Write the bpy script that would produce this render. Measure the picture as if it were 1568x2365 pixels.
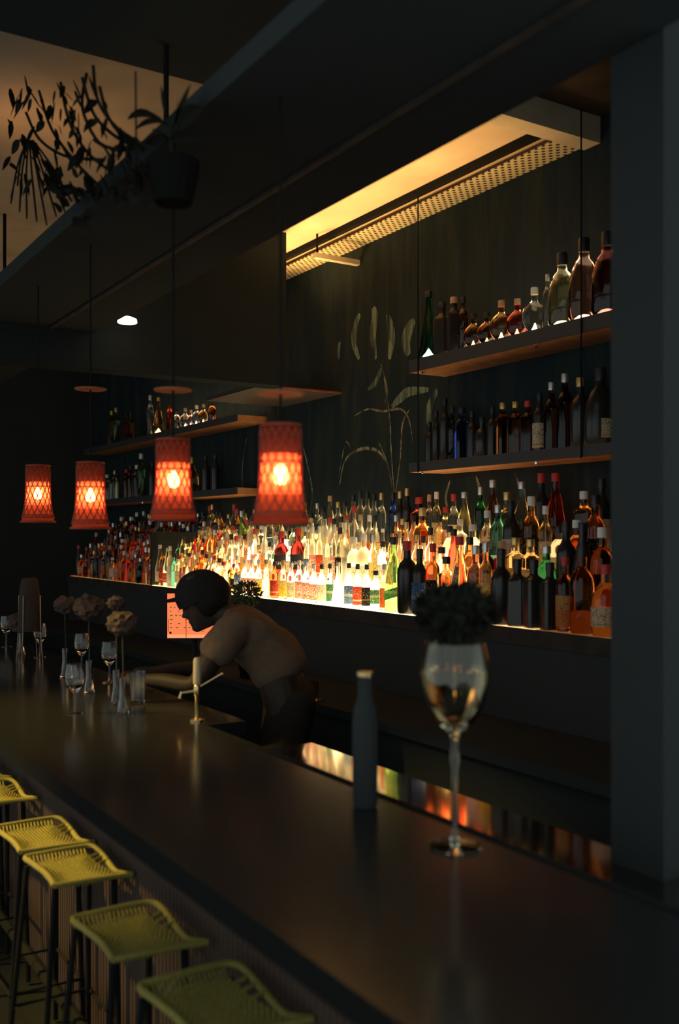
import bpy, bmesh, math, random
from mathutils import Vector, Matrix

# ------------------------------------------------------------------ scene, camera, light
for o in list(bpy.data.objects):
    bpy.data.objects.remove(o)
scene = bpy.context.scene
col = scene.collection
random.seed(11)

F_PX = 2287.0
TH = math.atan(1438.0 / F_PX)          # the bar runs off to the left of the view axis
S, C = math.sin(TH), math.cos(TH)
EYE = 1.70

cam_d = bpy.data.cameras.new('camera')
cam = bpy.data.objects.new('camera', cam_d)
col.objects.link(cam)
cam.location = (0, 0, EYE)
cam.rotation_euler = (math.radians(90), 0, -TH)
cam_d.sensor_fit = 'VERTICAL'
cam_d.sensor_height = 36.0
cam_d.sensor_width = 24.0
cam_d.lens = 36.0 * F_PX / 2365.0
cam_d.shift_y = 52.5 / 2365.0
cam_d.dof.use_dof = True
cam_d.dof.focus_distance = 5.6
cam_d.dof.aperture_fstop = 2.0
cam_d.clip_start = 0.05
scene.camera = cam

vs = scene.view_settings
vs.view_transform = 'Standard'
vs.look = 'None'
vs.gamma = 1.0
vs.use_curve_mapping = False
vs.exposure = 0.0

world = bpy.data.worlds.new('night_room')
scene.world = world
world.use_nodes = True
bg = world.node_tree.nodes['Background']
bg.inputs[0].default_value = (0.84, 0.98, 0.97, 1)
bg.inputs[1].default_value = 0.70

cy = scene.cycles
cy.max_bounces = 10
cy.diffuse_bounces = 3
cy.glossy_bounces = 4
cy.transmission_bounces = 9
cy.transparent_max_bounces = 8
cy.sample_clamp_indirect = 4.0
cy.caustics_reflective = False
cy.caustics_refractive = True
cy.blur_glossy = 0.5


def add_light(name, kind, loc, target, energy, color, **kw):
    d = bpy.data.lights.new(name, kind)
    d.energy = energy
    d.color = color
    for k, v in kw.items():
        setattr(d, k, v)
    o = bpy.data.objects.new(name, d)
    col.objects.link(o)
    o.location = loc
    o.rotation_euler = (Vector(target) - Vector(loc)).to_track_quat('-Z', 'Y').to_euler()
    return o


WARM = (1.0, 0.56, 0.19)
YELLOW = (1.0, 0.70, 0.15)
# ceiling spot over the stools
add_light('stool_spot_light', 'SPOT', (-1.1, 4.6, 3.2), (0.95, 3.42, 0.75), 1200, YELLOW, spot_size=math.radians(33), spot_blend=1.0, shadow_soft_size=0.05)
# added unseen spots, floating below the ceiling to brighten it
for k_, (lx, ly, e_) in enumerate([(2.98, 5.60, 50.0), (2.90, 4.90, 30.0), (2.80, 4.35, 22.0), (2.80, 3.80, 18.0)]):
    add_light('ceiling_fill_spot', 'SPOT', (lx, ly, EYE + 1.22), (lx - 0.02, ly - 0.12, EYE + 1.83), e_, WARM, spot_size=math.radians(112), spot_blend=0.7, shadow_soft_size=0.12)
add_light('brown_ceiling_fill_spot', 'SPOT', (1.15, 4.4, EYE + 1.42), (1.15, 4.4, EYE + 1.83), 4.5, (1.0, 0.55, 0.22), spot_size=math.radians(150), spot_blend=1.0, shadow_soft_size=0.15)  # another unseen spot, added above the canopy to brighten the brown ceiling


# ------------------------------------------------------------------ materials
def new_mat(name):
    m = bpy.data.materials.new(name)
    m.use_nodes = True
    nt = m.node_tree
    p = nt.nodes['Principled BSDF']
    return m, nt, p


def plain(name, color, rough=0.6, metal=0.0, spec=0.5, noise=0.0, scale=20.0, bump=0.0):
    m, nt, p = new_mat(name)
    p.inputs['Base Color'].default_value = (*color, 1)
    p.inputs['Roughness'].default_value = rough
    p.inputs['Metallic'].default_value = metal
    p.inputs['Specular IOR Level'].default_value = spec
    if noise or bump:
        tc = nt.nodes.new('ShaderNodeTexCoord')
        n = nt.nodes.new('ShaderNodeTexNoise')
        n.inputs['Scale'].default_value = scale
        n.inputs['Detail'].default_value = 4
        nt.links.new(tc.outputs['Object'], n.inputs['Vector'])
        if noise:
            r = nt.nodes.new('ShaderNodeMapRange')
            r.inputs[1].default_value = 0.3
            r.inputs[2].default_value = 0.7
            r.inputs[3].default_value = 1 - noise
            r.inputs[4].default_value = 1 + noise
            nt.links.new(n.outputs['Fac'], r.inputs[0])
            mx = nt.nodes.new('ShaderNodeMix')
            mx.data_type = 'RGBA'
            mx.blend_type = 'MULTIPLY'
            mx.inputs[0].default_value = 1
            mx.inputs[6].default_value = (*color, 1)
            nt.links.new(r.outputs[0], mx.inputs[7])
            nt.links.new(mx.outputs[2], p.inputs['Base Color'])
        if bump:
            b = nt.nodes.new('ShaderNodeBump')
            b.inputs['Strength'].default_value = bump
            b.inputs['Distance'].default_value = 0.01
            nt.links.new(n.outputs['Fac'], b.inputs['Height'])
            nt.links.new(b.outputs[0], p.inputs['Normal'])
    return m


def glass(name, color, rough=0.03, ior=1.40):
    m, nt, p = new_mat(name)
    p.inputs['Base Color'].default_value = (*color, 1)
    p.inputs['Roughness'].default_value = rough
    p.inputs['IOR'].default_value = ior
    p.inputs['Transmission Weight'].default_value = 1.0
    return m


def glow(name, color, strength):
    m = bpy.data.materials.new(name)
    m.use_nodes = True
    nt = m.node_tree
    nt.nodes.clear()
    e = nt.nodes.new('ShaderNodeEmission')
    e.inputs[0].default_value = (*color, 1)
    e.inputs[1].default_value = strength
    o = nt.nodes.new('ShaderNodeOutputMaterial')
    nt.links.new(e.outputs[0], o.inputs[0])
    return m


def paper(name, stripes, ink=(0.02, 0.02, 0.02), ink_amount=0.0, scale=60):
    """label paper: bands of colour up its height and specks of print; lets some light through"""
    m = bpy.data.materials.new(name)
    m.use_nodes = True
    nt = m.node_tree
    nt.nodes.clear()
    N = nt.nodes.new
    tc = N('ShaderNodeTexCoord')
    sep = N('ShaderNodeSeparateXYZ')
    nt.links.new(tc.outputs['Generated'], sep.inputs[0])
    ramp = N('ShaderNodeValToRGB')
    ramp.color_ramp.interpolation = 'CONSTANT'
    els = ramp.color_ramp.elements
    els[0].position = stripes[0][0]
    els[0].color = (*stripes[0][1], 1)
    els[1].position = stripes[1][0] if len(stripes) > 1 else 1.0
    els[1].color = (*(stripes[1][1] if len(stripes) > 1 else stripes[0][1]), 1)
    for pos, c in stripes[2:]:
        e = els.new(pos)
        e.color = (*c, 1)
    nt.links.new(sep.outputs[2], ramp.inputs[0])
    colout = ramp.outputs[0]
    if ink_amount:
        mp = N('ShaderNodeMapping')
        mp.inputs['Scale'].default_value = (1.6, 1.6, 3.2)
        nt.links.new(tc.outputs['Generated'], mp.inputs[0])
        n = N('ShaderNodeTexNoise')
        n.inputs['Scale'].default_value = scale / 10
        n.inputs['Detail'].default_value = 3
        nt.links.new(mp.outputs[0], n.inputs['Vector'])
        gt = N('ShaderNodeMath')
        gt.operation = 'LESS_THAN'
        gt.inputs[1].default_value = 0.36 + 0.14 * ink_amount
        nt.links.new(n.outputs['Fac'], gt.inputs[0])
        mx = N('ShaderNodeMix')
        mx.data_type = 'RGBA'
        nt.links.new(gt.outputs[0], mx.inputs[0])
        nt.links.new(colout, mx.inputs[6])
        mx.inputs[7].default_value = (*ink, 1)
        colout = mx.outputs[2]
    d = N('ShaderNodeBsdfDiffuse')
    t = N('ShaderNodeBsdfTranslucent')
    nt.links.new(colout, d.inputs[0])
    nt.links.new(colout, t.inputs[0])
    ms = N('ShaderNodeMixShader')
    ms.inputs[0].default_value = 0.45
    nt.links.new(d.outputs[0], ms.inputs[1])
    nt.links.new(t.outputs[0], ms.inputs[2])
    o = N('ShaderNodeOutputMaterial')
    nt.links.new(ms.outputs[0], o.inputs[0])
    return m


M = {}
M['black'] = plain('black_paint', (0.034, 0.038, 0.038), 0.85, spec=0.05)
M['dark_wood'] = plain('dark_wood', (0.045, 0.036, 0.030), 0.7, noise=0.3, scale=8, spec=0.1)
M['floor'] = plain('dark_floor', (0.014, 0.015, 0.015), 0.95, noise=0.2, scale=3, spec=0.05)
M['fascia'] = plain('back_bar_front', (0.045, 0.046, 0.045), 0.85, spec=0.05)
M['plaster'] = plain('cream_plaster', (0.64, 0.50, 0.34), 0.9, noise=0.08, scale=5, bump=0.1)
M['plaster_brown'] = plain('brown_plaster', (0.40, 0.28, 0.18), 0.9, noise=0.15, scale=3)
M['beam'] = plain('cream_beam', (0.66, 0.56, 0.38), 0.8, noise=0.08, scale=9)
M['shelf_wood'] = plain('shelf_board', (0.42, 0.19, 0.085), 0.6, noise=0.25, scale=14, spec=0.2)
M['shelf_edge'] = plain('shelf_black_edge', (0.03, 0.03, 0.03), 0.6)
M['steel'] = plain('brushed_steel', (0.55, 0.55, 0.52), 0.18, metal=1.0)
M['chrome'] = plain('chrome', (0.8, 0.8, 0.78), 0.08, metal=1.0)
M['cable'] = plain('black_cable', (0.012, 0.012, 0.012), 0.9, spec=0.05)
M['rope'] = plain('yellow_rope', (0.20, 0.165, 0.028), 0.8, noise=0.25, scale=120, bump=0.3)
M['tube'] = plain('yellow_wrapped_tube', (0.20, 0.165, 0.03), 0.7, noise=0.15, scale=90)
M['leg'] = plain('black_stool_leg', (0.010, 0.010, 0.010), 0.9, spec=0.05)
M['leaf_dark'] = plain('dark_leaf', (0.018, 0.018, 0.014), 0.95, spec=0.02)
M['bloom'] = plain('dried_brown_bloom', (0.055, 0.030, 0.020), 0.9, noise=0.4, scale=60, bump=0.6)
M['herb'] = plain('dark_green_herb', (0.045, 0.06, 0.02), 0.7)
M['pot'] = plain('dark_clay_pot', (0.008, 0.008, 0.007), 0.95, spec=0.02)
M['skin'] = plain('skin', (0.036, 0.021, 0.015), 0.6, spec=0.3)
M['shirt'] = plain('tan_cotton_shirt', (0.165, 0.108, 0.070), 0.95, noise=0.1, scale=40, spec=0.1)
M['trouser'] = plain('brown_trousers', (0.028, 0.022, 0.019), 0.95, noise=0.1, scale=40, spec=0.1)
M['cap'] = plain('black_cap', (0.018, 0.018, 0.018), 0.9, spec=0.1)
M['hair'] = plain('black_hair', (0.012, 0.010, 0.009), 0.7, spec=0.2)
M['lantern_mesh'] = plain('dark_red_cane', (0.28, 0.045, 0.02), 0.7)
M['lantern_rim'] = plain('lantern_top_cane', (0.10, 0.03, 0.02), 0.7)

# glossy bar top: dark varnished wood
m, nt, p = new_mat('varnished_bar_top')
p.inputs['Base Color'].default_value = (0.012, 0.012, 0.012, 1)
p.inputs['Roughness'].default_value = 0.18
p.inputs['Specular IOR Level'].default_value = 0.85
n = nt.nodes.new('ShaderNodeTexNoise')
n.inputs['Scale'].default_value = 40
tc = nt.nodes.new('ShaderNodeTexCoord')
mp = nt.nodes.new('ShaderNodeMapping')
mp.inputs['Scale'].default_value = (1.0, 0.06, 1)
nt.links.new(tc.outputs['Object'], mp.inputs[0])
nt.links.new(mp.outputs[0], n.inputs['Vector'])
b = nt.nodes.new('ShaderNodeBump')
b.inputs['Strength'].default_value = 0.05
nt.links.new(n.outputs['Fac'], b.inputs['Height'])
nt.links.new(b.outputs[0], p.inputs['Normal'])
M['bar_top'] = m
M['rail_gloss'] = plain('polished_steel_well', (0.50, 0.46, 0.40), 0.09, metal=1.0)

# ribbed bar front
m, nt, p = new_mat('ribbed_bar_front')
p.inputs['Base Color'].default_value = (0.070, 0.040, 0.027, 1)
p.inputs['Roughness'].default_value = 0.7
M['ribbed'] = m

# painted wall: dark green-black ground with tall streaky leaf brushwork in olive
m, nt, p = new_mat('mural_wall')
tc = nt.nodes.new('ShaderNodeTexCoord')
mp = nt.nodes.new('ShaderNodeMapping')
mp.inputs['Scale'].default_value = (1.0, 5.5, 0.8)
nt.links.new(tc.outputs['Object'], mp.inputs[0])
n1 = nt.nodes.new('ShaderNodeTexNoise')
n1.inputs['Scale'].default_value = 2.2
n1.inputs['Detail'].default_value = 7
n1.inputs['Roughness'].default_value = 0.62
n1.inputs['Distortion'].default_value = 0.5
nt.links.new(mp.outputs[0], n1.inputs['Vector'])
rp = nt.nodes.new('ShaderNodeValToRGB')
rp.color_ramp.elements[0].position = 0.42
rp.color_ramp.elements[0].color = (0.011, 0.020, 0.024, 1)
rp.color_ramp.elements[1].position = 0.66
rp.color_ramp.elements[1].color = (0.025, 0.032, 0.026, 1)
nt.links.new(n1.outputs['Fac'], rp.inputs[0])
nt.links.new(rp.outputs[0], p.inputs['Base Color'])
p.inputs['Roughness'].default_value = 0.75
p.inputs['Specular IOR Level'].default_value = 0.15
M['wall'] = m
M['mural_paint'] = plain('olive_mural_paint', (0.24, 0.20, 0.10), 0.8, noise=0.5, scale=30)
M['mural_leaf'] = plain('green_mural_paint', (0.20, 0.25, 0.14), 0.8)
for mk_, sc_, lo, hi in ((M['mural_leaf'], (1, 30, 4), 0.33, 0.66), (M['mural_paint'], (1, 24, 10), 0.28, 0.62)):
    nt = mk_.node_tree          # dry-brushed paint: bare wall shows between the bristle marks
    tc = nt.nodes.new('ShaderNodeTexCoord')
    mp = nt.nodes.new('ShaderNodeMapping')
    mp.inputs['Scale'].default_value = sc_
    nz = nt.nodes.new('ShaderNodeTexNoise')
    nz.inputs['Scale'].default_value = 1.0
    nz.inputs['Detail'].default_value = 5
    mr = nt.nodes.new('ShaderNodeMapRange')
    mr.inputs[1].default_value = lo
    mr.inputs[2].default_value = hi
    nt.links.new(tc.outputs['Object'], mp.inputs[0])
    nt.links.new(mp.outputs[0], nz.inputs['Vector'])
    nt.links.new(nz.outputs['Fac'], mr.inputs[0])
    nt.links.new(mr.outputs[0], nt.nodes['Principled BSDF'].inputs['Alpha'])

# perforated ceiling strip
m, nt, p = new_mat('perforated_panel')
tc = nt.nodes.new('ShaderNodeTexCoord')
mp = nt.nodes.new('ShaderNodeMapping')
mp.inputs['Scale'].default_value = (30, 30, 0.0)
mp.inputs['Rotation'].default_value = (0, 0, math.radians(45))
nt.links.new(tc.outputs['Object'], mp.inputs[0])
v = nt.nodes.new('ShaderNodeTexVoronoi')
v.inputs['Randomness'].default_value = 0.0
v.inputs['Scale'].default_value = 1.0
nt.links.new(mp.outputs[0], v.inputs['Vector'])
lt = nt.nodes.new('ShaderNodeMath')
lt.operation = 'LESS_THAN'
lt.inputs[1].default_value = 0.30
nt.links.new(v.outputs['Distance'], lt.inputs[0])
mx = nt.nodes.new('ShaderNodeMix')
mx.data_type = 'RGBA'
mx.inputs[6].default_value = (0.66, 0.56, 0.32, 1)
mx.inputs[7].default_value = (0.05, 0.045, 0.03, 1)
nt.links.new(lt.outputs[0], mx.inputs[0])
nt.links.new(mx.outputs[2], p.inputs['Base Color'])
p.inputs['Roughness'].default_value = 0.8
M['perforated'] = m

# lantern lining: thin red cloth, light passes through it
m = bpy.data.materials.new('red_cloth_lining')
m.use_nodes = True
nt = m.node_tree
nt.nodes.clear()
tr = nt.nodes.new('ShaderNodeBsdfTranslucent')
tr.inputs[0].default_value = (0.95, 0.13, 0.045, 1)
tp = nt.nodes.new('ShaderNodeBsdfTransparent')
tp.inputs[0].default_value = (1, 0.45, 0.25, 1)
df = nt.nodes.new('ShaderNodeBsdfDiffuse')
df.inputs[0].default_value = (0.55, 0.07, 0.03, 1)
a1 = nt.nodes.new('ShaderNodeMixShader')
a1.inputs[0].default_value = 0.16
a2 = nt.nodes.new('ShaderNodeMixShader')
a2.inputs[0].default_value = 0.35
ou = nt.nodes.new('ShaderNodeOutputMaterial')
nt.links.new(tr.outputs[0], a2.inputs[1])
nt.links.new(df.outputs[0], a2.inputs[2])
nt.links.new(a2.outputs[0], a1.inputs[1])
nt.links.new(tp.outputs[0], a1.inputs[2])
nt.links.new(a1.outputs[0], ou.inputs[0])
M['lining'] = m

M['bulb'] = glow('lamp_bulb_glow', (1.0, 0.72, 0.42), 75)
def cloth(name, tcol, dcol, mixt, transp):
    m = bpy.data.materials.new(name)
    m.use_nodes = True
    nt = m.node_tree
    nt.nodes.clear()
    tr = nt.nodes.new('ShaderNodeBsdfTranslucent')
    tr.inputs[0].default_value = (*tcol, 1)
    df = nt.nodes.new('ShaderNodeBsdfDiffuse')
    df.inputs[0].default_value = (*dcol, 1)
    tp = nt.nodes.new('ShaderNodeBsdfTransparent')
    tp.inputs[0].default_value = (1, 0.4, 0.2, 1)
    a, b = nt.nodes.new('ShaderNodeMixShader'), nt.nodes.new('ShaderNodeMixShader')
    a.inputs[0].default_value = mixt
    b.inputs[0].default_value = transp
    ou = nt.nodes.new('ShaderNodeOutputMaterial')
    nt.links.new(df.outputs[0], a.inputs[1])
    nt.links.new(tr.outputs[0], a.inputs[2])
    nt.links.new(a.outputs[0], b.inputs[1])
    nt.links.new(tp.outputs[0], b.inputs[2])
    nt.links.new(b.outputs[0], ou.inputs[0])
    return m
M['dense_cane'] = cloth('dense_cane_weave', (0.25, 0.03, 0.012), (0.12, 0.02, 0.01), 0.25, 0.02)
M['skirt_cane'] = cloth('skirt_cane_weave', (0.55, 0.07, 0.025), (0.2, 0.03, 0.015), 0.40, 0.02)
M['downlight'] = glow('downlight_glow', (1.0, 0.84, 0.55), 8)
M['screen'] = glow('orange_screen_glow', (1.0, 0.19, 0.068), 1.25)
M['screen_pale'] = glow('pale_screen_glow', (1.0, 0.34, 0.15), 1.1)
M['screen_mark'] = glow('green_screen_glow', (0.10, 0.20, 0.03), 0.8)
M['screen_dark'] = plain('screen_dark_line', (0.03, 0.02, 0.02), 0.6)
LITC = (1.0, 0.66, 0.27)
M['lit_far'] = glow('lit_step_far', (1.0, 0.46, 0.16), 0.42)
M['lit_mid'] = glow('lit_step_mid', (1.0, 0.66, 0.27), 3.0)
M['lit_main'] = glow('lit_step_main', (1.0, 0.72, 0.34), 6.5)
M['lit_near'] = glow('lit_step_near', (1.0, 0.56, 0.22), 1.6)
M['lit_end'] = glow('lit_step_end', (1.0, 0.42, 0.14), 0.20)
M['strip'] = glow('shelf_led_strip', (1.0, 0.78, 0.45), 7.0)
M['strip_dim'] = glow('shelf_led_strip_dim', (1.0, 0.62, 0.30), 0.30)

M['teardrop_glow'] = glow('bottle_base_glow', (1.0, 0.80, 0.50), 7)
G = {
    'clear': glass('clear_glass', (0.96, 0.95, 0.88), 0.03, 1.36),
    'frosted': glass('frosted_white_glass', (0.95, 0.94, 0.86), 0.45, 1.3),
    'pale yellow': glass('pale_yellow_liquor', (0.93, 0.80, 0.42), 0.04),
    'amber': glass('amber_liquor', (0.80, 0.36, 0.09), 0.05),
    'brown': glass('brown_liquor', (0.42, 0.13, 0.04), 0.06),
    'red': glass('red_liquor', (0.80, 0.07, 0.04), 0.05),
    'dark red': glass('dark_red_liquor', (0.20, 0.02, 0.02), 0.1),
    'green': glass('green_glass', (0.35, 0.62, 0.16), 0.04),
    'dark green': glass('dark_green_glass', (0.03, 0.25, 0.10), 0.06),
    'blue': glass('blue_glass', (0.08, 0.15, 0.85), 0.06),
    'teal': glass('teal_glass', (0.10, 0.45, 0.45), 0.06),
    'pink': glass('pink_liquor', (0.92, 0.45, 0.36), 0.05),
    'black': plain('black_bottle_glass', (0.02, 0.018, 0.016), 0.25, spec=0.4),
}
CAPM = {
    'black': plain('black_cap_plastic', (0.02, 0.02, 0.02), 0.4),
    'white': plain('white_cap_plastic', (0.8, 0.78, 0.7), 0.5),
    'gold': plain('gold_foil', (0.75, 0.50, 0.18), 0.35, metal=0.8),
    'silver': plain('silver_foil', (0.7, 0.7, 0.66), 0.35, metal=0.8),
    'red': plain('red_cap_plastic', (0.55, 0.04, 0.03), 0.5),
    'cork': plain('cork_stopper', (0.50, 0.33, 0.18), 0.8),
}
W_ = (0.86, 0.82, 0.70)
LAB = {
    'white': paper('white_label', [(0, W_), (0.72, (0.80, 0.76, 0.62)), (0.78, W_)], (0.25, 0.2, 0.18), 0.4),
    'cream': paper('cream_label', [(0, (0.80, 0.66, 0.42)), (0.12, (0.45, 0.25, 0.1)), (0.16, (0.82, 0.70, 0.46))], (0.2, 0.12, 0.07), 0.5),
    'black': paper('black_label', [(0, (0.02, 0.02, 0.02)), (0.3, (0.35, 0.25, 0.1)), (0.34, (0.02, 0.02, 0.02))], (0.5, 0.42, 0.3), 0.15),
    'red': paper('red_label', [(0, (0.60, 0.07, 0.04)), (0.2, (0.8, 0.6, 0.4)), (0.28, (0.60, 0.07, 0.04))], (0.8, 0.6, 0.4), 0.3),
    'floral': paper('floral_label', [(0, (0.85, 0.55, 0.42)), (0.25, (0.88, 0.74, 0.62)), (0.8, (0.86, 0.50, 0.42))], (0.70, 0.14, 0.12), 0.75, 45),
    'yellow': paper('yellow_label', [(0, (0.80, 0.58, 0.10)), (0.5, (0.80, 0.66, 0.25))], (0.35, 0.18, 0.04), 0.5),
    'blue': paper('blue_label', [(0, (0.10, 0.22, 0.42)), (0.4, (0.45, 0.55, 0.60)), (0.55, (0.08, 0.16, 0.35))], (0.8, 0.8, 0.8), 0.3),
    'green': paper('green_label', [(0, (0.08, 0.30, 0.14)), (0.45, (0.50, 0.55, 0.25)), (0.6, (0.06, 0.26, 0.13))], (0.8, 0.8, 0.6), 0.3),
    'orange': paper('orange_label', [(0, (0.80, 0.26, 0.07)), (0.5, (0.78, 0.40, 0.14))], (0.4, 0.1, 0.05), 0.4),
}


# ------------------------------------------------------------------ mesh helpers
class MB:
    def __init__(self):
        self.v, self.f = [], []

    def add(self, vs_, fs_):
        n = len(self.v)
        self.v += [tuple(x) for x in vs_]
        self.f += [tuple(i + n for i in f) for f in fs_]
        return self

    def box(self, x0, x1, y0, y1, z0, z1):
        vs_ = [(x, y, z) for x in (x0, x1) for y in (y0, y1) for z in (z0, z1)]
        return self.add(vs_, [(0, 1, 3, 2), (4, 6, 7, 5), (0, 4, 5, 1), (2, 3, 7, 6), (0, 2, 6, 4), (1, 5, 7, 3)])

    def lathe(self, prof, seg=18, c=(0, 0), squash=1.0, square=0.0):
        vs_, fs_ = [], []
        for r, z in prof:
            for i in range(seg):
                a = 2 * math.pi * i / seg
                ca, sa = math.cos(a), math.sin(a)
                k = 1.0
                if square and r > 0.018:
                    k = (abs(ca) ** 6 + abs(sa) ** 6) ** (-1 / 6) * square + (1 - square)
                    k *= 0.92
                vs_.append((c[0] + r * k * ca, c[1] + r * k * sa * squash, z))
        for j in range(len(prof) - 1):
            for i in range(seg):
                a, b = j * seg + i, j * seg + (i + 1) % seg
                fs_.append((a, b, b + seg, a + seg))
        n = len(prof)
        fs_.append(tuple(reversed(range(seg))))
        fs_.append(tuple((n - 1) * seg + i for i in range(seg)))
        return self.add(vs_, fs_)

    def tube(self, pts, r, seg=6, closed=False):
        pts = [Vector(q) for q in pts]
        n = len(pts)
        rs = r if isinstance(r, (list, tuple)) else [r] * n
        up = Vector((0, 0, 1))
        vs_, fs_ = [], []
        prev = None
        for i, q in enumerate(pts):
            if closed:
                d = pts[(i + 1) % n] - pts[i - 1]
            else:
                d = pts[min(i + 1, n - 1)] - pts[max(i - 1, 0)]
            d.normalize()
            if prev is None:
                a = d.cross(up)
                if a.length < 0.1:
                    a = d.cross(Vector((1, 0, 0)))
            else:
                a = prev - d * prev.dot(d)
            a.normalize()
            prev = a
            b_ = d.cross(a)
            for k in range(seg):
                t = 2 * math.pi * k / seg
                vs_.append(q + (a * math.cos(t) + b_ * math.sin(t)) * rs[i])
        rng = n if closed else n - 1
        for i in range(rng):
            for k in range(seg):
                j = (i + 1) % n
                fs_.append((i * seg + k, i * seg + (k + 1) % seg, j * seg + (k + 1) % seg, j * seg + k))
        if not closed:
            fs_.append(tuple(reversed(range(seg))))
            fs_.append(tuple((n - 1) * seg + k for k in range(seg)))
        return self.add(vs_, fs_)

    def mesh(self, name, mat, smooth=False):
        me = bpy.data.meshes.new(name)
        me.from_pydata(self.v, [], self.f)
        bm = bmesh.new()
        bm.from_mesh(me)
        bmesh.ops.recalc_face_normals(bm, faces=bm.faces)
        bm.to_mesh(me)
        bm.free()
        me.materials.append(mat)
        if smooth:
            me.polygons.foreach_set('use_smooth', [True] * len(me.polygons))
            try:
                me.set_sharp_from_angle(angle=math.radians(40))
            except Exception:
                pass
        return me

    def build(self, name, mat, parent=None, smooth=False, loc=None):
        o = bpy.data.objects.new(name, self.mesh(name, mat, smooth))
        col.objects.link(o)
        if parent:
            o.parent = parent
        if loc:
            o.location = loc
        return o


def tag(o, label=None, cat=None, group=None, kind=None):
    if label:
        o['label'] = label
    if cat:
        o['category'] = cat
    if group:
        o['group'] = group
    if kind:
        o['kind'] = kind
    return o


def thing(name, loc, label, cat, group=None, rz=0.0):
    o = bpy.data.objects.new(name, None)
    col.objects.link(o)
    o.location = loc
    o.rotation_euler = (0, 0, rz)
    return tag(o, label, cat, group)


def struct(name, mb, mat, label, cat, smooth=False):
    return tag(mb.build(name, mat, smooth=smooth), label, cat, None, 'structure')


def inst(name, mesh, parent):
    o = bpy.data.objects.new(name, mesh)
    col.objects.link(o)
    o.parent = parent
    return o


def Z(rel):
    return EYE + rel


# ------------------------------------------------------------------ the room
WX = 3.40
struct('floor', MB().box(-3, 3.6, -0.5, 11, -0.05, 0), M['floor'], 'dark bar room floor', 'floor')
wall_r = struct('wall_right', MB().box(WX, WX + 0.15, 1.2, 11, 0, Z(1.99)), M['wall'], 'dark wall painted with tall olive leaves behind the bottles', 'wall')
struct('wall_back', MB().box(-3, WX, 10.2, 10.35, 0, Z(1.83)), M['black'], 'dark end wall of the bar room', 'wall')
struct('wall_front', MB().box(1.745, WX, 1.45, 1.60, 0, Z(2.1)), M['black'], 'black partition at the near end of the back bar', 'partition')
ceil_o = struct('ceiling', MB().box(2.0, WX + 0.15, 3.28, 10.35, Z(1.83), Z(1.90)), M['plaster'], 'cream plaster ceiling above the back bar', 'ceiling')
struct('trim_2', MB().box(-3, 2.0, 2.2, 3.62, Z(1.79), Z(1.92)), M['black'], 'dark ceiling panel before the dim brown ceiling', 'ceiling panel')
struct('ceiling_customer_side', MB().box(-3, 2.0, 3.0, 10.35, Z(1.83), Z(1.90)), M['plaster_brown'], 'dim brown ceiling above the customers', 'ceiling')
struct('ceiling_near', MB().box(0.6, WX + 0.15, 1.2, 3.28, Z(1.901), Z(1.98)), M['dark_wood'], 'dark boarded ceiling in front of the cream beam', 'ceiling')
struct('trim_1', MB().box(2.0, WX, 3.18, 3.28, Z(1.78), Z(1.90)), M['beam'], 'cream cross beam ending the lit ceiling recess', 'beam')
struct('trim_3', MB().box(3.13, 3.165, 3.29, 7.0, Z(1.795), Z(1.828)), M['cable'], 'thin black rail along the lit ceiling', 'rail')
perf = MB().box(3.23, WX, 3.29, 7.0, Z(1.795), Z(1.802))
struct('trim_4', perf, M['perforated'], 'cream perforated ceiling strip beside the wall', 'ceiling strip')
# dropped bulkhead across the room beyond the first bottles
struct('trim_5', MB().box(1.70, 2.92, 5.25, 5.40, Z(0.90), Z(1.83)).box(0.3, 1.70, 5.25, 5.40, Z(0.90), Z(1.15)), plain('dark_bulkhead_paint', (0.020, 0.025, 0.027), 0.9, spec=0.02), 'dark dropped bulkhead hiding the far ceiling', 'bulkhead')
soff = struct('trim_6', MB().box(2.80, WX, 5.405, 6.15, Z(0.905), Z(0.93)), plain('red_brown_soffit', (0.03, 0.02, 0.018), 0.6), 'dark soffit shelf crossing to the wall', 'soffit')
MBs = MB().box(2.93, WX, 5.385, 5.404, Z(0.907), Z(0.918))
struct('trim_7', MBs, plain('soffit_red_lit_edge', (0.22, 0.08, 0.05), 0.5), 'thin soffit edge coloured as if lit red by the lanterns', 'edge')  # red lantern light on the edge is put into its colour
# canopy above the bar
can = thing('bar_canopy', (1.39, 5.6, Z(1.1)), 'black canopy hanging over the bar, lanterns beneath', 'canopy')
MB().box(-0.33, 0.35, -5.4, 3.4, 0, 0.06).build('canopy_box', plain('matt_black_canopy', (0.032, 0.036, 0.036), 0.9, spec=0.03), can)
MB().box(0.10, 0.115, -5.3, 3.3, -0.012, 0).build('canopy_trim', M['dark_wood'], can)
for yy in (-2.2, 0.2, 2.6):
    MB().tube([(0, yy, 0.06), (0, yy, 0.73)], 0.01).build('hanger_rod', M['cable'], can)
# wall seam post
struct('trim_8', MB().box(WX - 0.03, WX, 6.28, 6.34, 0, Z(0.95)), M['black'], 'dark vertical seam post on the painted wall', 'post')

# T-shaped ceiling bracket and its pole
br = thing('ceiling_bracket', (3.19, 5.17, Z(1.83)), 'small cream bracket arm hung from a thin rod under the lit ceiling', 'bracket')
MB().tube([(-0.10, 0, 0), (-0.10, 0, -0.12)], 0.006).build('rod', M['cable'], br)
MB().box(-0.12, 0.20, -0.02, 0.02, -0.15, -0.12).build('arm', M['beam'], br)

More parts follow.
